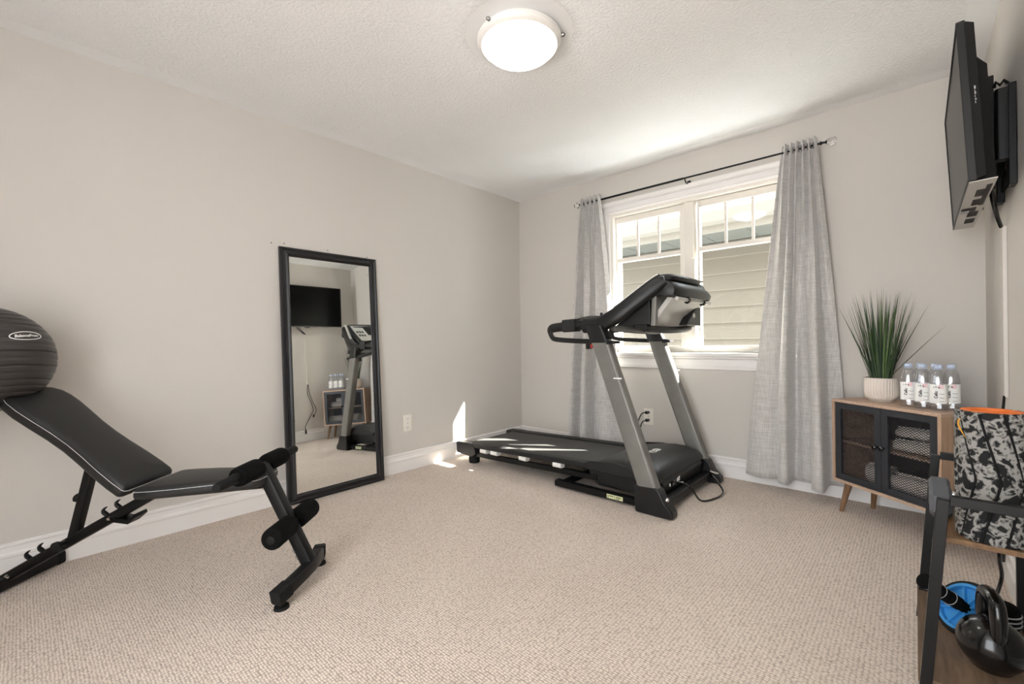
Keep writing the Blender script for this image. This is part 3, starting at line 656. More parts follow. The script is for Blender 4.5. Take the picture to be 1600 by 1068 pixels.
for k in range(5):
    x0 = 1.885-.006*k; zz = 1.125+.0*k
    for j in range(9-2*k):
        yy = -.26+j*.022+k*.012; xx = 1.868-k*.0108; z2 = 1.153-k*.0135
        mk.loft([[(xx+.0025, yy, z2), (xx+.0025, yy+.014, z2), (xx+.007, yy+.014, z2+.006), (xx+.007, yy, z2+.006)], [(xx+.0005, yy, z2+.001), (xx+.0005, yy+.014, z2+.001), (xx+.005, yy+.014, z2+.007), (xx+.005, yy, z2+.007)]])
tp(mk, 'caution_print', 'print_dark', bkp, smooth=False)
bxk = tp(MB().prism([(.0, 1.10), (.26, 1.10), (.26, 1.255), (.14, 1.20), (.04, 1.13)], 'x', 1.87, 1.925), 'rear_box', 'dark_plastic', bevel=.006)
tp(MB().lathe([(0, .006), (.014, .005), (.017, 0), (0, 0)], 20, (1.925, .125, 1.165), (1, 0, 0)), 'round_cap', 'silver_light', bxk)
tp(MB().tube(smooth_path([(1.60, -.36, 1.085), (1.66, -.2, 1.07), (1.68, 0, 1.065), (1.66, .2, 1.07), (1.60, .36, 1.085)], 6), .018, 12), 'pulse_bar', 'silver')
tp(MB().tube(smooth_path([(1.80, -.34, 1.08), (1.83, -.1, 1.07), (1.85, .2, 1.08), (1.80, .35, 1.10)], 6), .022, 12), 'lower_console_bar', 'black_plastic')
# strap and accessory on the near handle
tp(MB().tube(smooth_path([(1.36, -.39, 1.150), (1.37, -.25, 1.172), (1.40, 0, 1.175), (1.42, .2, 1.165), (1.42, .38, 1.145)], 6), .011, 10, flat=.6), 'front_tray', 'dark_plastic')
for y_ in (-.12, .0): tp(MB().lathe([(.007, 0), (.010, .004), (.010, .02), (.006, .024), (0, .024)], 12, (1.375+(y_+.12)*.25, y_, 1.180)), 'tray_knob', 'black_plastic')
tp(MB().bx(1.438, 1.470, -.425, -.395, .955, .998), 'safety_clip', 'gloss_black', bevel=.003); tp(MB().bx(1.470, 1.482, -.42, -.40, .962, .99), 'clip_tab', 'red', bevel=.002)

# ------------------------------------------------------------------ wall outlets and their plugs
def outlet(label, c, ax):
    o = thing('wall_outlet', label, 'wall outlet', c, 0, None)
    o.rotation_euler = (0, 0, {'x': 0, 'y': -PI/2, '-x': PI}[ax])
    MB().bx(0, .006, -.041, .041, 0, .134).build('cover_plate', 'ivory', o, bevel=.003)
    for z0 in (.032, .102):
        rc = MB().loft([[(x, .018*math.cos(2*PI*k/20), z0+.0165*math.copysign(min(abs(math.sin(2*PI*k/20)), .8)/.8, math.sin(2*PI*k/20))) for k in range(20)] for x in (.005, .0085)]).build('receptacle', 'white_plastic', o)
        MB().bx(.0085, .009, -.009, -.006, z0-.002, z0+.008).bx(.0085, .009, .006, .009, z0-.002, z0+.007).bx(.0085, .009, -.002, .002, z0-.01, z0-.006).build('slot', 'cab_dark', rc, False)
    MB().lathe([(.0035, 0), (.003, .002), (0, .002)], 10, (.006, 0, .067), (1, 0, 0)).build('screw', 'steel', o)
    return o
outlet('ivory wall outlet with nothing plugged in, beside the leaning mirror', (0, -1.394, .306), 'x')
outlet('ivory wall outlet with two black plugs below the window', (1.382, 0, .312), 'y')
for k, (z0, lab) in enumerate(((.415, 'black plug and cord in the upper socket below the window'), (.352, 'black plug and cord in the lower socket below the window'))):
    c = V((1.382, -.009, z0)); pc = thing('plug_cord', lab, 'power cord', c)
    MB().bar((0, -.002, 0), (-.004, -.03, 0), .028, .024, rnd=.008).build('plug_body', 'gloss_black', pc)
    e = [(-.004, -.03, 0), (-.03, -.05, -.006), (-.055, -.055, -.05), (-.068, -.055, -.10)] if k == 0 else [(-.004, -.03, 0), (-.03, -.045, -.012), (-.045, -.05, -.05), (-.05, -.05, -.075), (-.052, -.05, -.14), (-.03, -.06, -.19), (.0, -.09, -.22)]
    MB().tube(smooth_path(e, 6), .0045, 8).build('cord', 'gloss_black', pc)
    if k == 0: MB().bar((-.065, -.055, -.09), (-.069, -.055, -.13), .03, .02, rnd=.005).build('connector', 'white_plastic', pc); MB().tube([(-.069, -.055, -.13), (-.075, -.055, -.155)], .007, 8).build('connector_tail', 'gloss_black', pc)

# ------------------------------------------------------------------ mesh-door cabinet
CW, CD, CZ0, CZ1 = .575, .285, .178, .652
FL = V((2.643, -.277, 0)); fx, fy = V((.781, -.624, 0)).normalized(), V((.624, .781, 0)).normalized()
CB = FL+fx*(CW/2)+fy*(CD/2)
cb = thing('mesh_door_cabinet', 'low wood cabinet with black mesh doors in the corner', 'cabinet', CB, math.atan2(fx.y, fx.x))
def cw(a, b, z): return CB*0+CB+fx*(a-CW/2)+fy*(b-CD/2)+V((0, 0, z))
def cp(mb, name, m, parent=None, **k):
    return mb.xf(Matrix.Translation((-CW/2, -CD/2, 0))).build(name, m, parent or cb, **k)
t = .016
cp(MB().bx(0, CW, 0, CD, CZ1-t, CZ1), 'top_board', 'oak', bevel=.001); cp(MB().bx(0, CW, 0, CD, CZ0, CZ0+t), 'bottom_board', 'oak', bevel=.001)
for x in (0, CW-t): cp(MB().bx(x, x+t, 0, CD, CZ0+t, CZ1-t), 'side_board', 'oak_side', bevel=.001)
cp(MB().bx(t, CW-t, CD-.01, CD-.002, CZ0+t, CZ1-t), 'back_board', 'cab_dark', smooth=False)
cp(MB().bx(t, CW-t, .03, CD-.01, .405, .418), 'shelf', 'oak', bevel=.001)
for s_, xa, xb in ((0, t+.002, CW/2-.0015), (1, CW/2+.0015, CW-t-.002)):
    za, zb_, r_ = CZ0+t+.002, CZ1-t-.002, .034
    y0_, y1_ = .004, .02
    dr = cp(MB().bx(xa, xa+r_, y0_, y1_, za, zb_).bx(xb-r_, xb, y0_, y1_, za, zb_).bx(xa+r_, xb-r_, y0_, y1_, za, za+r_).bx(xa+r_, xb-r_, y0_, y1_, zb_-r_, zb_), 'door', 'door_metal', bevel=.0015)
    x0, x1, z0, z1 = xa+r_-.004, xb-r_+.004, za+r_-.004, zb_-r_+.004; mm = MB(); slope = .62; sp = .0125
    for sg in (1, -1):
        c_ = -3.0
        while c_ < 3.0:                    # z = sg*slope*(x-x0)+c
            pts = []
            xs = sorted([x0, x1]); f = lambda x: sg*slope*(x-x0)+c_+z0
            xa_, xb_ = x0, x1
            # clip in z
            inv = lambda z_: x0+(z_-z0-c_)/(sg*slope)
            lo, hi = sorted((inv(z0), inv(z1))); xa_, xb_ = max(x0, lo), min(x1, hi)
            if xb_-xa_ > .003: mm.bar((xa_, .012, f(xa_)), (xb_, .012, f(xb_)), .002, .0024, up=(0, 1, 0))
            c_ += sp
    q = cp(mm, 'mesh_panel', 'mesh_metal', dr, smooth=False); q['kind'] = 'stuff'
    kx = xb-r_/2 if s_ == 0 else xa+r_/2
    cp(MB().lathe([(.005, 0), (.005, .012), (.011, .016), (.012, .024), (.006, .03), (0, .03)], 16, (kx, .004, .43), (0, -1, 0)), 'knob', 'gloss_black', dr)
for a, b, sx, sy in ((.06, .05, -1, -1), (CW-.06, .05, 1, -1), (.06, CD-.06, -1, 1), (CW-.06, CD-.06, 1, 1)):
    cp(MB().tube([(a, b, CZ0), (a+sx*.035, b+sy*.02, 0)], [.019, .011], 18), 'leg', 'leg_wood')
# rolled towels
def towel(label, a, b, z, ln, r, yaw, seed, m='towel'):
    c = cw(a, b, z-r); o = thing('rolled_towel', label, 'towel', c, math.atan2(fx.y, fx.x)+yaw, 'rolled towels in the cabinet')
    rn = random.Random(seed); rings = []; n = 120
    pr_ = [(r*.3+(r*.7)*k/n, 2*PI*3.2*k/n) for k in range(n+1)]; vs = []; nl = 9
    for j in range(nl):
        x = -ln/2+ln*j/(nl-1)
        for q, (rr, th) in enumerate(pr_): vs.append((x+.004*math.sin(th*1.3+seed), rr*math.cos(th+.4)*(1+.03*math.sin(5*x/ln+seed)), r+rr*math.sin(th+.4)*(.97)))
    fs = [(j*(n+1)+i, j*(n+1)+i+1, (j+1)*(n+1)+i+1, (j+1)*(n+1)+i) for j in range(nl-1) for i in range(n)]
    mb = MB().add(vs, fs); t_ = mb.build('towel_cloth', m, o, ang=180); so_ = t_.modifiers.new('thick', 'SOLIDIFY'); so_.thickness = r*.17
    MB().lathe([(.0, -ln/2+.006), (r*.33, -ln/2+.004), (r*.33, ln/2-.004), (0, ln/2-.006)], 16, (0, 0, r), (1, 0, 0)).build('towel_core', m, o)
zs = .418
towel('cream towel roll at the front of the upper cabinet shelf', .40, .085, zs+.033, .19, .033, .12, 1)
towel('cream towel roll at the back of the upper cabinet shelf', .43, .175, zs+.037, .2, .037, -.1, 2)
towel('cream towel roll lying on top of two others on the upper cabinet shelf', .37, .13, zs+.093, .16, .031, .25, 3)
towel('large cream towel roll on the cabinet floor behind the right-hinged mesh door', .41, .10, CZ0+t+.055, .27, .055, .05, 4)
towel('white towel roll on the cabinet floor behind the door next to the curtain', .185, .13, CZ0+t+.058, .12, .058, .35, 5)

# ------------------------------------------------------------------ potted grass
pc_ = cw(.165, .15, CZ1); pl = thing('potted_grass', 'tall artificial grass in a ribbed cream pot on the cabinet', 'potted plant', pc_)
rings = []; nn = 144
for z_, r_, rb in ((0, .050, 0), (.004, .054, 0), (.010, .056, 0), (.013, .062, 0), (.022, .069, 1), (.05, .0735, 1), (.12, .0748, 1), (.128, .0748, 0), (.131, .0735, 0), (.131, .066, 0), (.112, .065, 0), (.11, .0, 0)):
    rings.append([((r_+.0018*rb*math.cos(36*2*PI*k/nn))*math.cos(2*PI*k/nn), (r_+.0018*rb*math.cos(36*2*PI*k/nn))*math.sin(2*PI*k/nn), z_) for k in range(nn)])
MB().loft(rings).build('pot', 'pot', pl, ang=50)
MB().lathe([(0, .108), (.064, .108), (.064, .115), (.03, .121), (0, .123)], 24).build('soil', 'soil', pl)
rn = random.Random(21)
def blade(th, lean, ln, wd, bend, r0):
    vs = []; n = 9; d_ = V((math.cos(th), math.sin(th), 0)); s_ = V((-math.sin(th), math.cos(th), 0)); ba = V((0, 0, .112))+d_*r0
    for k in range(n+1):
        f = k/n; p = ba+d_*(ln*(math.sin(lean)*f+bend*f*f))+V((0, 0, ln*math.cos(lean)*f-.25*bend*ln*f*f)); w_ = wd*(1-f**2.2)*(.75+.5*min(1, f*3))
        vs += [p-s_*w_, p+d_*w_*.35, p+s_*w_]
    fs = []
    for k in range(n): fs += [(3*k, 3*k+1, 3*k+4, 3*k+3), (3*k+1, 3*k+2, 3*k+5, 3*k+4)]
    return vs, fs
for k in range(150):
    th = rn.uniform(0, 2*PI); r0 = .05*math.sqrt(rn.random()); lean = rn.gauss(.06, .09)+r0*2.3; ln = rn.uniform(.27, .54)*(1-.2*abs(lean))
    vs, fs = blade(th, lean, ln, rn.uniform(.0018, .0036), rn.uniform(0, .10), r0)
    MB().add(vs, fs).build('grass_blade', rn.choice(['grass_a', 'grass_a', 'grass_b', 'grass_c', 'grass_c']), pl)
aw = math.atan2(Rt.y, Rt.x)
for th, lean, ln, bd in ((aw, .80, .45, .04), (aw, .50, .50, .02), (aw+PI, .42, .46, .03), (aw+PI, .45, .38, .0), (aw, .45, .34, 0), (aw+PI, .3, .46, 0), (aw, .12, .50, 0), (aw+.3, .2, .50, .02), (aw+PI, .04, .52, 0), (aw+2, .1, .5, 0)):
    vs, fs = blade(th, lean, ln, .0032, bd, .03); MB().add(vs, fs).build('grass_blade', rn.choice(['grass_a', 'grass_c']), pl)

# ------------------------------------------------------------------ water bottles
def bottle(label, a, b, i):
    o = thing('water_bottle', label, 'bottle', cw(a, b, CZ1), R(-3), 'water bottles on the cabinet')
    rad = .031
    def sq(r, z_, sqn):
        out = []
        for k in range(36):
            a_ = 2*PI*k/36; c_, s_ = math.cos(a_), math.sin(a_); e = (abs(c_)**sqn+abs(s_)**sqn)**(-1/sqn); out.append((r*e*c_, r*e*s_, z_))
        return out
    pf = [(.022, .004, 2.5), (.028, 0, 3), (.0305, .006, 3), (.031, .03, 3.2), (.031, .12, 3.2), (.0305, .15, 2.8), (.026, .175, 2.3), (.018, .192, 2), (.013, .200, 2), (.0125, .206, 2)]
    bb = MB().loft([sq(*p) for p in pf]).build('bottle_body', 'bottle_clear', o, ang=60)
    MB().lathe([(.0145, .202), (.0155, .204), (.0155, .216), (.0145, .2185), (0, .2185)], 24).build('cap', 'cap_blue', o)
    MB().lathe([(.0128, .196), (.0175, .1965), (.0175, .1985), (.0128, .199)], 20).build('neck_ring', 'cap_blue', o)
    lb_ = MB().loft([[((x+.0)*1.0, y*1.0, z_) for x, y, _ in sq(.0314, 0, 3.2)] for z_ in (.035, .125)], caps=False)
    # label wraps three sides
    ring = sq(.0315, 0, 3.2); idx = [k for k in range(36) if 19 <= k <= 35]
    mbl = MB().loft([[(ring[k][0], ring[k][1], z_) for k in idx] for z_ in (.036, .126)], closed=False, caps=False)
    lb_ = mbl.build('label', 'print_white', o)
    MB().loft([[(ring[k][0]*1.012, ring[k][1]*1.012, z_) for k in (27, 28, 29, 30)] for z_ in (.106, .125)], closed=False, caps=False).build('label_tint', 'print_pink', lb_, False)
    vs, fs = text_mesh('Cellu', .016, .0006)
    MB().add([(-v.y-.008, -.0321, .077+v.x) for v in vs], fs).build('label_text', 'print_dark', lb_, False)
    mk_ = MB()
    for (x, z_, w_) in ((-.016, .113, .002), (-.008, .114, .0035), (.002, .112, .0045)): mk_.loft([[(x-w_, y_, z_+.002), (x+w_*.3, y_, z_+.003), (x+w_, y_, z_-.003), (x-w_*.2, y_, z_-.002)] for y_ in (-.0320, -.0323)])
    for k in range(3): mk_.bx(.004, .02, -.0322, -.0319, .045+.018*k, .0465+.018*k)
    mk_.build('label_marks', 'print_dark', lb_, False)
names = ['clear water bottle nearest the grass pot, front row of six', 'clear water bottle in the middle of the front row of six', 'clear water bottle at the end of the front row away from the pot',
         'clear water bottle nearest the grass pot, back row of six', 'clear water bottle in the middle of the back row of six', 'clear water bottle at the end of the back row away from the pot']
for i in range(6): bottle(names[i], .352+.0695*(i % 3)+.004*(i//3), .10+.0695*(i//3), i)

# ------------------------------------------------------------------ storage rack (right foreground)
RXL, RXR, YN, YFr, RT = 3.057, 3.257, -1.86, -1.287, .589
rk = thing('storage_rack', 'two-tier black metal and wood rack beside the wall', 'storage rack', (3.14, -1.57, 0))
def rkp(mb, name, m, **k): return mb.xf(Matrix.Translation(-V((3.14, -1.57, 0)))).build(name, m, rk, **k)
def lx(z): return RXL-.044*(RT-z)/RT
for y_ in (YN, YFr):
    rkp(MB().bar((lx(0), y_, 0), (lx(RT), y_, RT), .024, .024, up=(0, 1, 0)), 'post', 'black_metal', smooth=False, bevel=.0015)
    rkp(MB().bar((RXR, y_, 0), (RXR, y_, RT), .024, .024, up=(0, 1, 0)), 'post', 'black_metal', smooth=False, bevel=.0015)
    rkp(MB().bx(lx(RT)+.012, RXR-.012, y_-.012, y_+.012, RT-.012, RT+.012), 'top_rail', 'black_metal', smooth=False, bevel=.0015)
SZ1, SZ0 = .465, .10
rkp(MB().bx(lx(SZ1)+.013, RXR-.013, YN+.085, YFr+.012, SZ1-.015, SZ1), 'shelf', 'rack_wood', bevel=.001)
rkp(MB().bx(lx(SZ0)-.016, RXR-.013, YN+.013, YFr+.02, SZ0-.016, SZ0), 'shelf', 'rack_wood_low', bevel=.001)
for y_ in (YN, YFr): rkp(MB().bx(lx(SZ0)+.012, RXR-.012, y_-.008, y_+.008, SZ0-.034, SZ0-.016), 'cross_rail', 'black_metal', smooth=False)
# foam roller
RC = V((3.157, -1.708, SZ1)); RR, RH = .072, .343
fo = thing('foam_roller', 'camouflage foam roller with orange core standing on the rack', 'foam roller', RC)
rings = []; na, nz_ = 180, 72
NG = 9
def zig(z_): return abs(z_/RH-.48)*1.7
def groove(a_, z_):
    f = ((a_/(2*PI))*NG+zig(z_)) % 1; best = min(f, 1-f)/NG*2*PI*RR
    g_ = max(0, 1-best/.0055)
    for zz in (RH*.3, RH*.7): g_ = max(g_, .5*max(0, 1-abs(z_-zz)/.003))
    return .007*min(1, g_*1.6)
for j in range(nz_+1):
    z_ = RH*j/nz_; e = max(0, 1-min(z_, RH-z_)/.006)*.003
    rings.append([((RR-e-groove(2*PI*k/na, z_))*math.cos(2*PI*k/na), (RR-e-groove(2*PI*k/na, z_))*math.sin(2*PI*k/na), z_) for k in range(na)])
rings.append([((RR-.012)*math.cos(2*PI*k/na), (RR-.012)*math.sin(2*PI*k/na), RH) for k in range(na)])
rings.append([((RR-.012)*math.cos(2*PI*k/na), (RR-.012)*math.sin(2*PI*k/na), RH-.012) for k in range(na)])
slv = MB().loft(rings).build('foam_sleeve', 'camo', fo, ang=60)
for g in range(NG):
    pts = []
    for j in range(25):
        z_ = .004+(RH-.008)*j/24; a_ = (g-zig(z_))/NG*2*PI; pts.append((( RR-.0058)*math.cos(a_), (RR-.0058)*math.sin(a_), z_))
    MB().tube(pts, .0032, 6).build('groove_strip', 'rubber', slv)
MB().lathe([(RR-.012, .002), (RR-.012, RH-.001), (RR-.014, RH+.001), (.04, RH+.001), (.038, RH-.004), (.038, .002)], 48).build('core', 'orange', fo)
MB().lathe([(0, RH-.02), (.039, RH-.02), (.039, RH-.022), (0, RH-.022)], 32).build('core_plug', 'orange', fo)
# swoosh-like tick mark printed on the sleeve
dirc = math.atan2(CAM.y-RC.y, CAM.x-RC.x)
sw = [(-.024, .016), (-.026, .006), (-.022, -.004), (-.012, -.008), (.002, -.004), (.036, .014), (.004, .006), (-.006, .003), (-.013, .003), (-.018, .006), (-.020, .010)]
def oncyl(u, v, off):
    a_ = dirc-.95+(-v*.35+u*.12)*0/RR+u/RR*.35; return V(((RR+off)*math.cos(a_), (RR+off)*math.sin(a_), RH-.047+v))
tick = [(u*.9, v*1.0) for u, v in sw]; cu, su = math.cos(R(-68)), math.sin(R(-68))
tick = [(u*cu-v*su, u*su+v*cu) for u, v in tick]
vsn = [oncyl(u*2.0, v, .0008) for u, v in tick]
q = MB().add(vsn, [(0, 1, 10), (1, 2, 9, 10), (2, 3, 8, 9), (3, 4, 7, 8), (4, 5, 6, 7)]).build('tick_logo', 'gold', fo, False)
# hex dumbbells on the top shelf
def dumbbell(label, y_, z_, x_):
    o = thing('hex_dumbbell', label, 'dumbbell', (x_, y_, SZ1+z_), 0, 'dumbbells on the rack')
    r = .05; hx = [(r*math.cos(R(60*k+30)), r*math.sin(R(60*k+30))+r*.866) for k in range(6)]
    for s_, e in ((-1, .058), (1, .058)):
        a_, b_ = sorted((s_*.05, s_*(.05+.05))); rg = []
        for xx, k in ((a_, .8), (a_+.008, 1), (b_-.008, 1), (b_, .8)): rg.append([(xx, y2*k, r*.866+(z2-r*.866)*k) for y2, z2 in hx])
        MB().loft(rg).build('hex_head', 'hex', o, smooth=False)
    MB().tube([(-.052, 0, r*.866), (0, 0, r*.866), (.052, 0, r*.866)], [.012, .014, .012], 14).build('handle', 'chrome', o)
dumbbell('grey hex dumbbell on the rack, beside the front of the foam roller', -1.585, 0, 3.135)
dumbbell('grey hex dumbbell on the rack, behind another dumbbell', -1.488, 0, 3.135)
# ab wheel on lower shelf
Wc = at(1512, 952, 1, -1.515); He = at(1441, 905, 1, -1.60)
axv = (He-Wc).normalized(); WR = .083
ab = thing('ab_wheel', 'blue and black ab roller wheel with foam handle on the lower shelf', 'ab roller', (Wc.x, Wc.y, SZ0))
off = V((0, 0, Wc.z-SZ0))
pe = axv.orthogonal().normalized(); pf_ = axv.cross(pe)
MB().loft([[off+(pe*math.cos(2*PI*k/44)+pf_*math.sin(2*PI*k/44))*r_+axv*h_ for k in range(44)] for r_, h_ in ((WR*.87, -.018), (WR*.98, -.016), (WR+.001, -.010), (WR+.001, .010), (WR*.98, .016), (WR*.87, .018))], True, False, True).build('tyre', 'rubber', ab)
rim = MB().lathe([(0, -.012), (WR*.88, -.013), (WR*.88, .018), (WR*.78, .018), (WR*.76, .004), (0, .004)], 40, off, axv).build('wheel_disc', 'blue', ab)
pe = axv.orthogonal().normalized(); pf_ = axv.cross(pe)
for k in range(8):
    a_ = 2*PI*k/8; d_ = pe*math.cos(a_)+pf_*math.sin(a_)
    MB().bar(off+d_*.012+axv*.008, off+d_*WR*.8+axv*.008, .004, .012, up=axv).build('spoke', 'blue', rim)
hl = (He-Wc).length
MB().lathe([(.012, .004), (.016, .01), (.017, .03), (.020, .034), (.020, hl*.55), (.017, hl*.56), (.017, hl*.58), (.020, hl*.59), (.021, hl*.9), (.023, hl*.92), (.023, hl*.97), (.018, hl), (0, hl)], 22, off, axv).build('foam_handle', 'foam', ab)
for k in (.4, .62, .9): MB().tube([off+axv*hl*k+(pe*math.cos(2*PI*j/24)+pf_*math.sin(2*PI*j/24))*.0215 for j in range(24)], .001, 5, loop=True).build('handle_ring', 'print_grey', ab)
# kettlebell
Kc = at(1549, 1008, 1, -1.68); Kc.z = SZ0
kb = thing('kettlebell', 'glossy black kettlebell on the lower rack shelf', 'kettlebell', Kc, R(101))
kr = .071
pr = [(0, 0), (.038, 0), (.041, .002)]+[(kr*math.cos(R(a_)), kr*.92+kr*math.sin(R(a_))) for a_ in range(-48, 90, 6)]+[(0, kr*1.92)]
MB().lathe(pr, 44).build('bell', 'kettle', kb)
hz = kr*1.75
MB().tube(smooth_path([(-.045, 0, hz-.035), (-.050, 0, hz+.005), (-.048, 0, hz+.045), (-.034, 0, hz+.068), (0, 0, hz+.074), (.034, 0, hz+.068), (.048, 0, hz+.045), (.050, 0, hz+.005), (.045, 0, hz-.035)], 6), .0175, 16, up=(0, 1, 0)).build('handle', 'kettle', kb)
# black wound strap with white ribbed edges, behind the kettlebell
sp_ = thing('wound_strap', 'black padded strap roll with white ribbed edging on the lower shelf', 'strap', (3.196, -1.405, SZ0), R(20))
MB().loft([[(.046*s_*math.cos(2*PI*k/40), .042*s_*math.sin(2*PI*k/40), z_) for k in range(40)] for s_, z_ in ((.9, 0), (1, .008), (1.02, .03), (1, .055), (.85, .068), (.4, .074), (.05, .075))]).build('strap_body', 'foam', sp_)
for z_ in (.018, .032, .046): MB().tube([(.0475*math.cos(2*PI*k/40), .0435*math.sin(2*PI*k/40), z_) for k in range(40)], .0022, 6, loop=True).build('ribbed_edge', 'print_grey', sp_)

# ------------------------------------------------------------------ television, mount, cables
TVC = V((3.139, -.757, 1.825)); TW, TH = .985, .56
tv = thing('television', 'flat black television tilted down on a wall bracket', 'television', TVC)
tv.rotation_euler = (0, R(2.7)*-1, R(.4)*-1)     # local +x points to the wall
def tvp(mb, name, m, parent=None, **k): return mb.build(name, m, parent or tv, **k)
b_ = .012
tvp(MB().bx(0, .022, -TW/2, TW/2, TH/2-b_, TH/2).bx(0, .022, -TW/2, TW/2, -TH/2, -TH/2+b_+.004).bx(0, .022, -TW/2, -TW/2+b_, -TH/2+b_, TH/2-b_).bx(0, .022, TW/2-b_, TW/2, -TH/2+b_, TH/2-b_), 'bezel', 'tv_side', bevel=.002)
tvp(MB().bx(.004, .02, -TW/2+b_, TW/2-b_, -TH/2+b_, TH/2-b_), 'screen_panel', 'screen', smooth=False)
bk_ = tvp(MB().loft([[(x, sy*(TW/2-i), -TH/2+i if sz < 0 else TH/2-i) for sy, sz in ((-1, -1), (1, -1), (1, 1), (-1, 1))] for x, i in ((.022, .004), (.045, .014))]), 'back_cover', 'tv_side', smooth=False)
lbk = tvp(MB().loft([[(x, sy*(TW/2-iy), z_) for sy, z_ in ((-1, -TH/2+.004), (1, -TH/2+.004), (1, .17-iz), (-1, .17-iz))] for x, iy, iz in ((.045, .06, 0), (.075, .09, .03))]), 'rear_bulge', 'tv_side', smooth=False)
tvp(MB().bx(.003, .072, -TW/2+.02, TW/2-.02, -TH/2-.004, -TH/2+.0), 'bottom_plate', 'tv_bottom_lit', smooth=False)
sl = MB()
for y0_ in (-.34, -.18, .06, .22):
    for k in range(7): sl.bx(.03, .062, y0_+k*.016, y0_+k*.016+.009, -TH/2-.0055, -TH/2-.004)
tvp(sl, 'vent_slots', 'cab_dark', bk_, smooth=False)['kind'] = 'stuff'
tvp(MB().bx(.012, .05, -.03, .05, -TH/2-.0055, -TH/2-.004).bx(.052, .066, -.40, -.06, -TH/2-.0055, -TH/2-.004), 'input_label', 'cab_dark', bk_, smooth=False)
tvp(MB().bx(.003, .03, -.03, .03, -TH/2-.014, -TH/2-.004), 'sensor', 'gloss_black', bevel=.003)
mk = MB()
for k, (a_, h_) in enumerate(((.0, .011), (.014, .004), (.020, .009), (.032, .009), (.044, .006), (.053, .008))): mk.bx(.0262, .0342 if k % 2 else .0362, -TW/2-.0005+.009, -TW/2+.0105, .045-a_-h_, .045-a_)
tvp(mk, 'side_lettering', 'print_grey', bk_, smooth=False)
mt = thing('tv_mount', 'black articulated steel wall bracket behind the television', 'tv bracket', (W-.002, -.86, 1.55))
def mp_(mb, name, m='black_metal', **k): return mb.xf(Matrix.Translation(-V((W-.002, -.86, 1.55)))).build(name, m, mt, **k)
mp_(MB().bx(W-.022, W-.002, -1.03, -.97, 1.56, 1.93).bx(W-.012, W-.002, -.97, -.70, 1.60, 1.66).bx(W-.012, W-.002, -.97, -.70, 1.84, 1.90).bx(W-.022, W-.002, -.72, -.66, 1.56, 1.93), 'wall_plate', bevel=.002)
mp_(MB().bar((W-.03, -1.0, 1.66), (W-.03, -1.0, 1.92), .05, .05, rnd=.01), 'pivot_bracket')
mp_(MB().bar((W-.045, -.98, 1.84), (3.225, -.80, 1.84), .03, .04).bar((W-.045, -.98, 1.72), (3.225, -.80, 1.72), .03, .04), 'swing_arm')
mp_(MB().bx(3.218, 3.23, -.99, -.55, 1.83, 1.87).bx(3.218, 3.23, -.99, -.55, 1.66, 1.70), 'cross_bar', bevel=.002)
for y_ in (-.97, -.60):
    mp_(MB().bx(3.206, 3.22, y_-.018, y_+.018, 1.60, 1.99).bx(3.216, 3.236, y_-.02, y_-.014, 1.56, 1.99), 'tilt_rail', bevel=.002)
mp_(MB().prism([(-.72, 1.99), (-.66, 2.06), (-.60, 1.99)], 'x', 3.214, 3.22), 'mount_fin')
mp_(MB().tube([(3.235, -1.0, 1.935), (3.24, -1.0, 1.955), (3.25, -1.0, 1.94), (3.26, -1.0, 1.955), (3.27, -1.0, 1.94)], .006, 8), 'adjuster', 'black_metal')
ch = thing('cable_channel', 'slim painted cable cover running down the wall below the television', 'cable cover', (W-.001, -.745, .755))
MB().prism([(-.012, -.008), (-.012, .008), (-.008, .010), (0, .010), (0, -.010), (-.008, -.010)], 'z', 0, .70).build('channel_cover', 'wall', ch)
cbls = thing('tv_cable', 'pair of black cables dangling out of the slim wall cable cover', 'cable', (W-.03, -.745, .20))
def cbp(pts, r, nm): MB().tube([V(p)-V((W-.03, -.745, .20)) for p in smooth_path(pts, 8)], r, 8).build(nm, 'gloss_black', cbls)
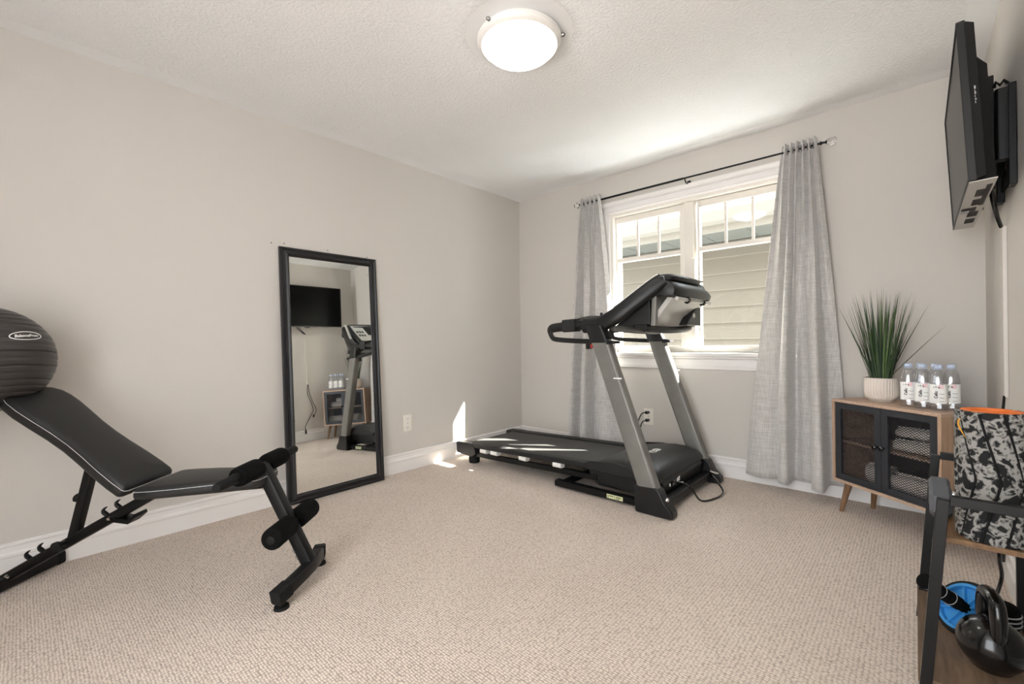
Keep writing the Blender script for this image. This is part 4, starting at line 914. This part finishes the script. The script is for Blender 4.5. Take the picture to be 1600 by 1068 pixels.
cbp([(W-.012, -.74, .76), (W-.02, -.735, .66), (W-.03, -.70, .52), (W-.035, -.66, .42), (W-.035, -.68, .35), (W-.04, -.70, .33)], .004, 'cord')
cbp([(W-.012, -.75, .76), (W-.022, -.76, .64), (W-.03, -.72, .50), (W-.03, -.70, .40), (W-.035, -.76, .30), (W-.04, -.82, .20), (W-.03, -.815, .155)], .004, 'cord')
cbp([(W-.03, -.815, .155), (W-.032, -.813, .10)], .011, 'plug'); cbp([(W-.04, -.70, .345), (W-.042, -.705, .31)], .009, 'plug')
tcb = thing('television_lead', 'black leads hanging from the back of the television', 'cable', (3.24, -.80, 1.46))
for k in (0, 1): MB().tube([V(p)-V((3.24, -.80, 1.46)) for p in smooth_path([(3.225, -.93+.03*k, 1.66), (3.235, -.90+.03*k, 1.58), (3.255, -.82+.02*k, 1.50), (W-.016, -.752+.012*k, 1.455)], 6)], .006, 8).build('lead', 'gloss_black', tcb)
# floor cord and adapters behind the rack
fc = thing('extension_lead', 'black extension lead looping down to the carpet behind the rack', 'cable', (3.23, -1.02, 0))
MB().tube([V(p)-V((3.23, -1.02, 0)) for p in smooth_path([(W-.02, -.95, .30), (3.24, -.98, .24), (3.235, -1.0, .17), (3.24, -1.0, .10), (3.215, -1.05, .02), (3.215, -1.085, .02)], 8)], .006, 8).build('cord', 'gloss_black', fc)
ps = thing('power_bar', 'black power bar on the carpet behind the rack', 'power strip', (3.238, -1.16, 0))
MB().bx(-.025, .03, -.06, .06, 0, .045).build('bar_body', 'gloss_black', ps, bevel=.008)
MB().bx(-.012, .014, -.045, -.02, .045, .05).build('bar_switch', 'print_grey', ps, bevel=.002)
# nail marks above the mirror
for (x, y) in ((424, 379), (444, 380), (512, 391), (573, 402)):
    p = at(x, y, 0, 0.0); o = MB().lathe([(.0035, 0), (.0035, .002), (.002, .003), (0, .003)], 10, (0, 0, 0), (1, 0, 0)).build('nail', 'print_dark')
    o.location = p; tag(o, 'tiny dark nail head left in the wall above the mirror', 'nail', 'nails above the mirror')
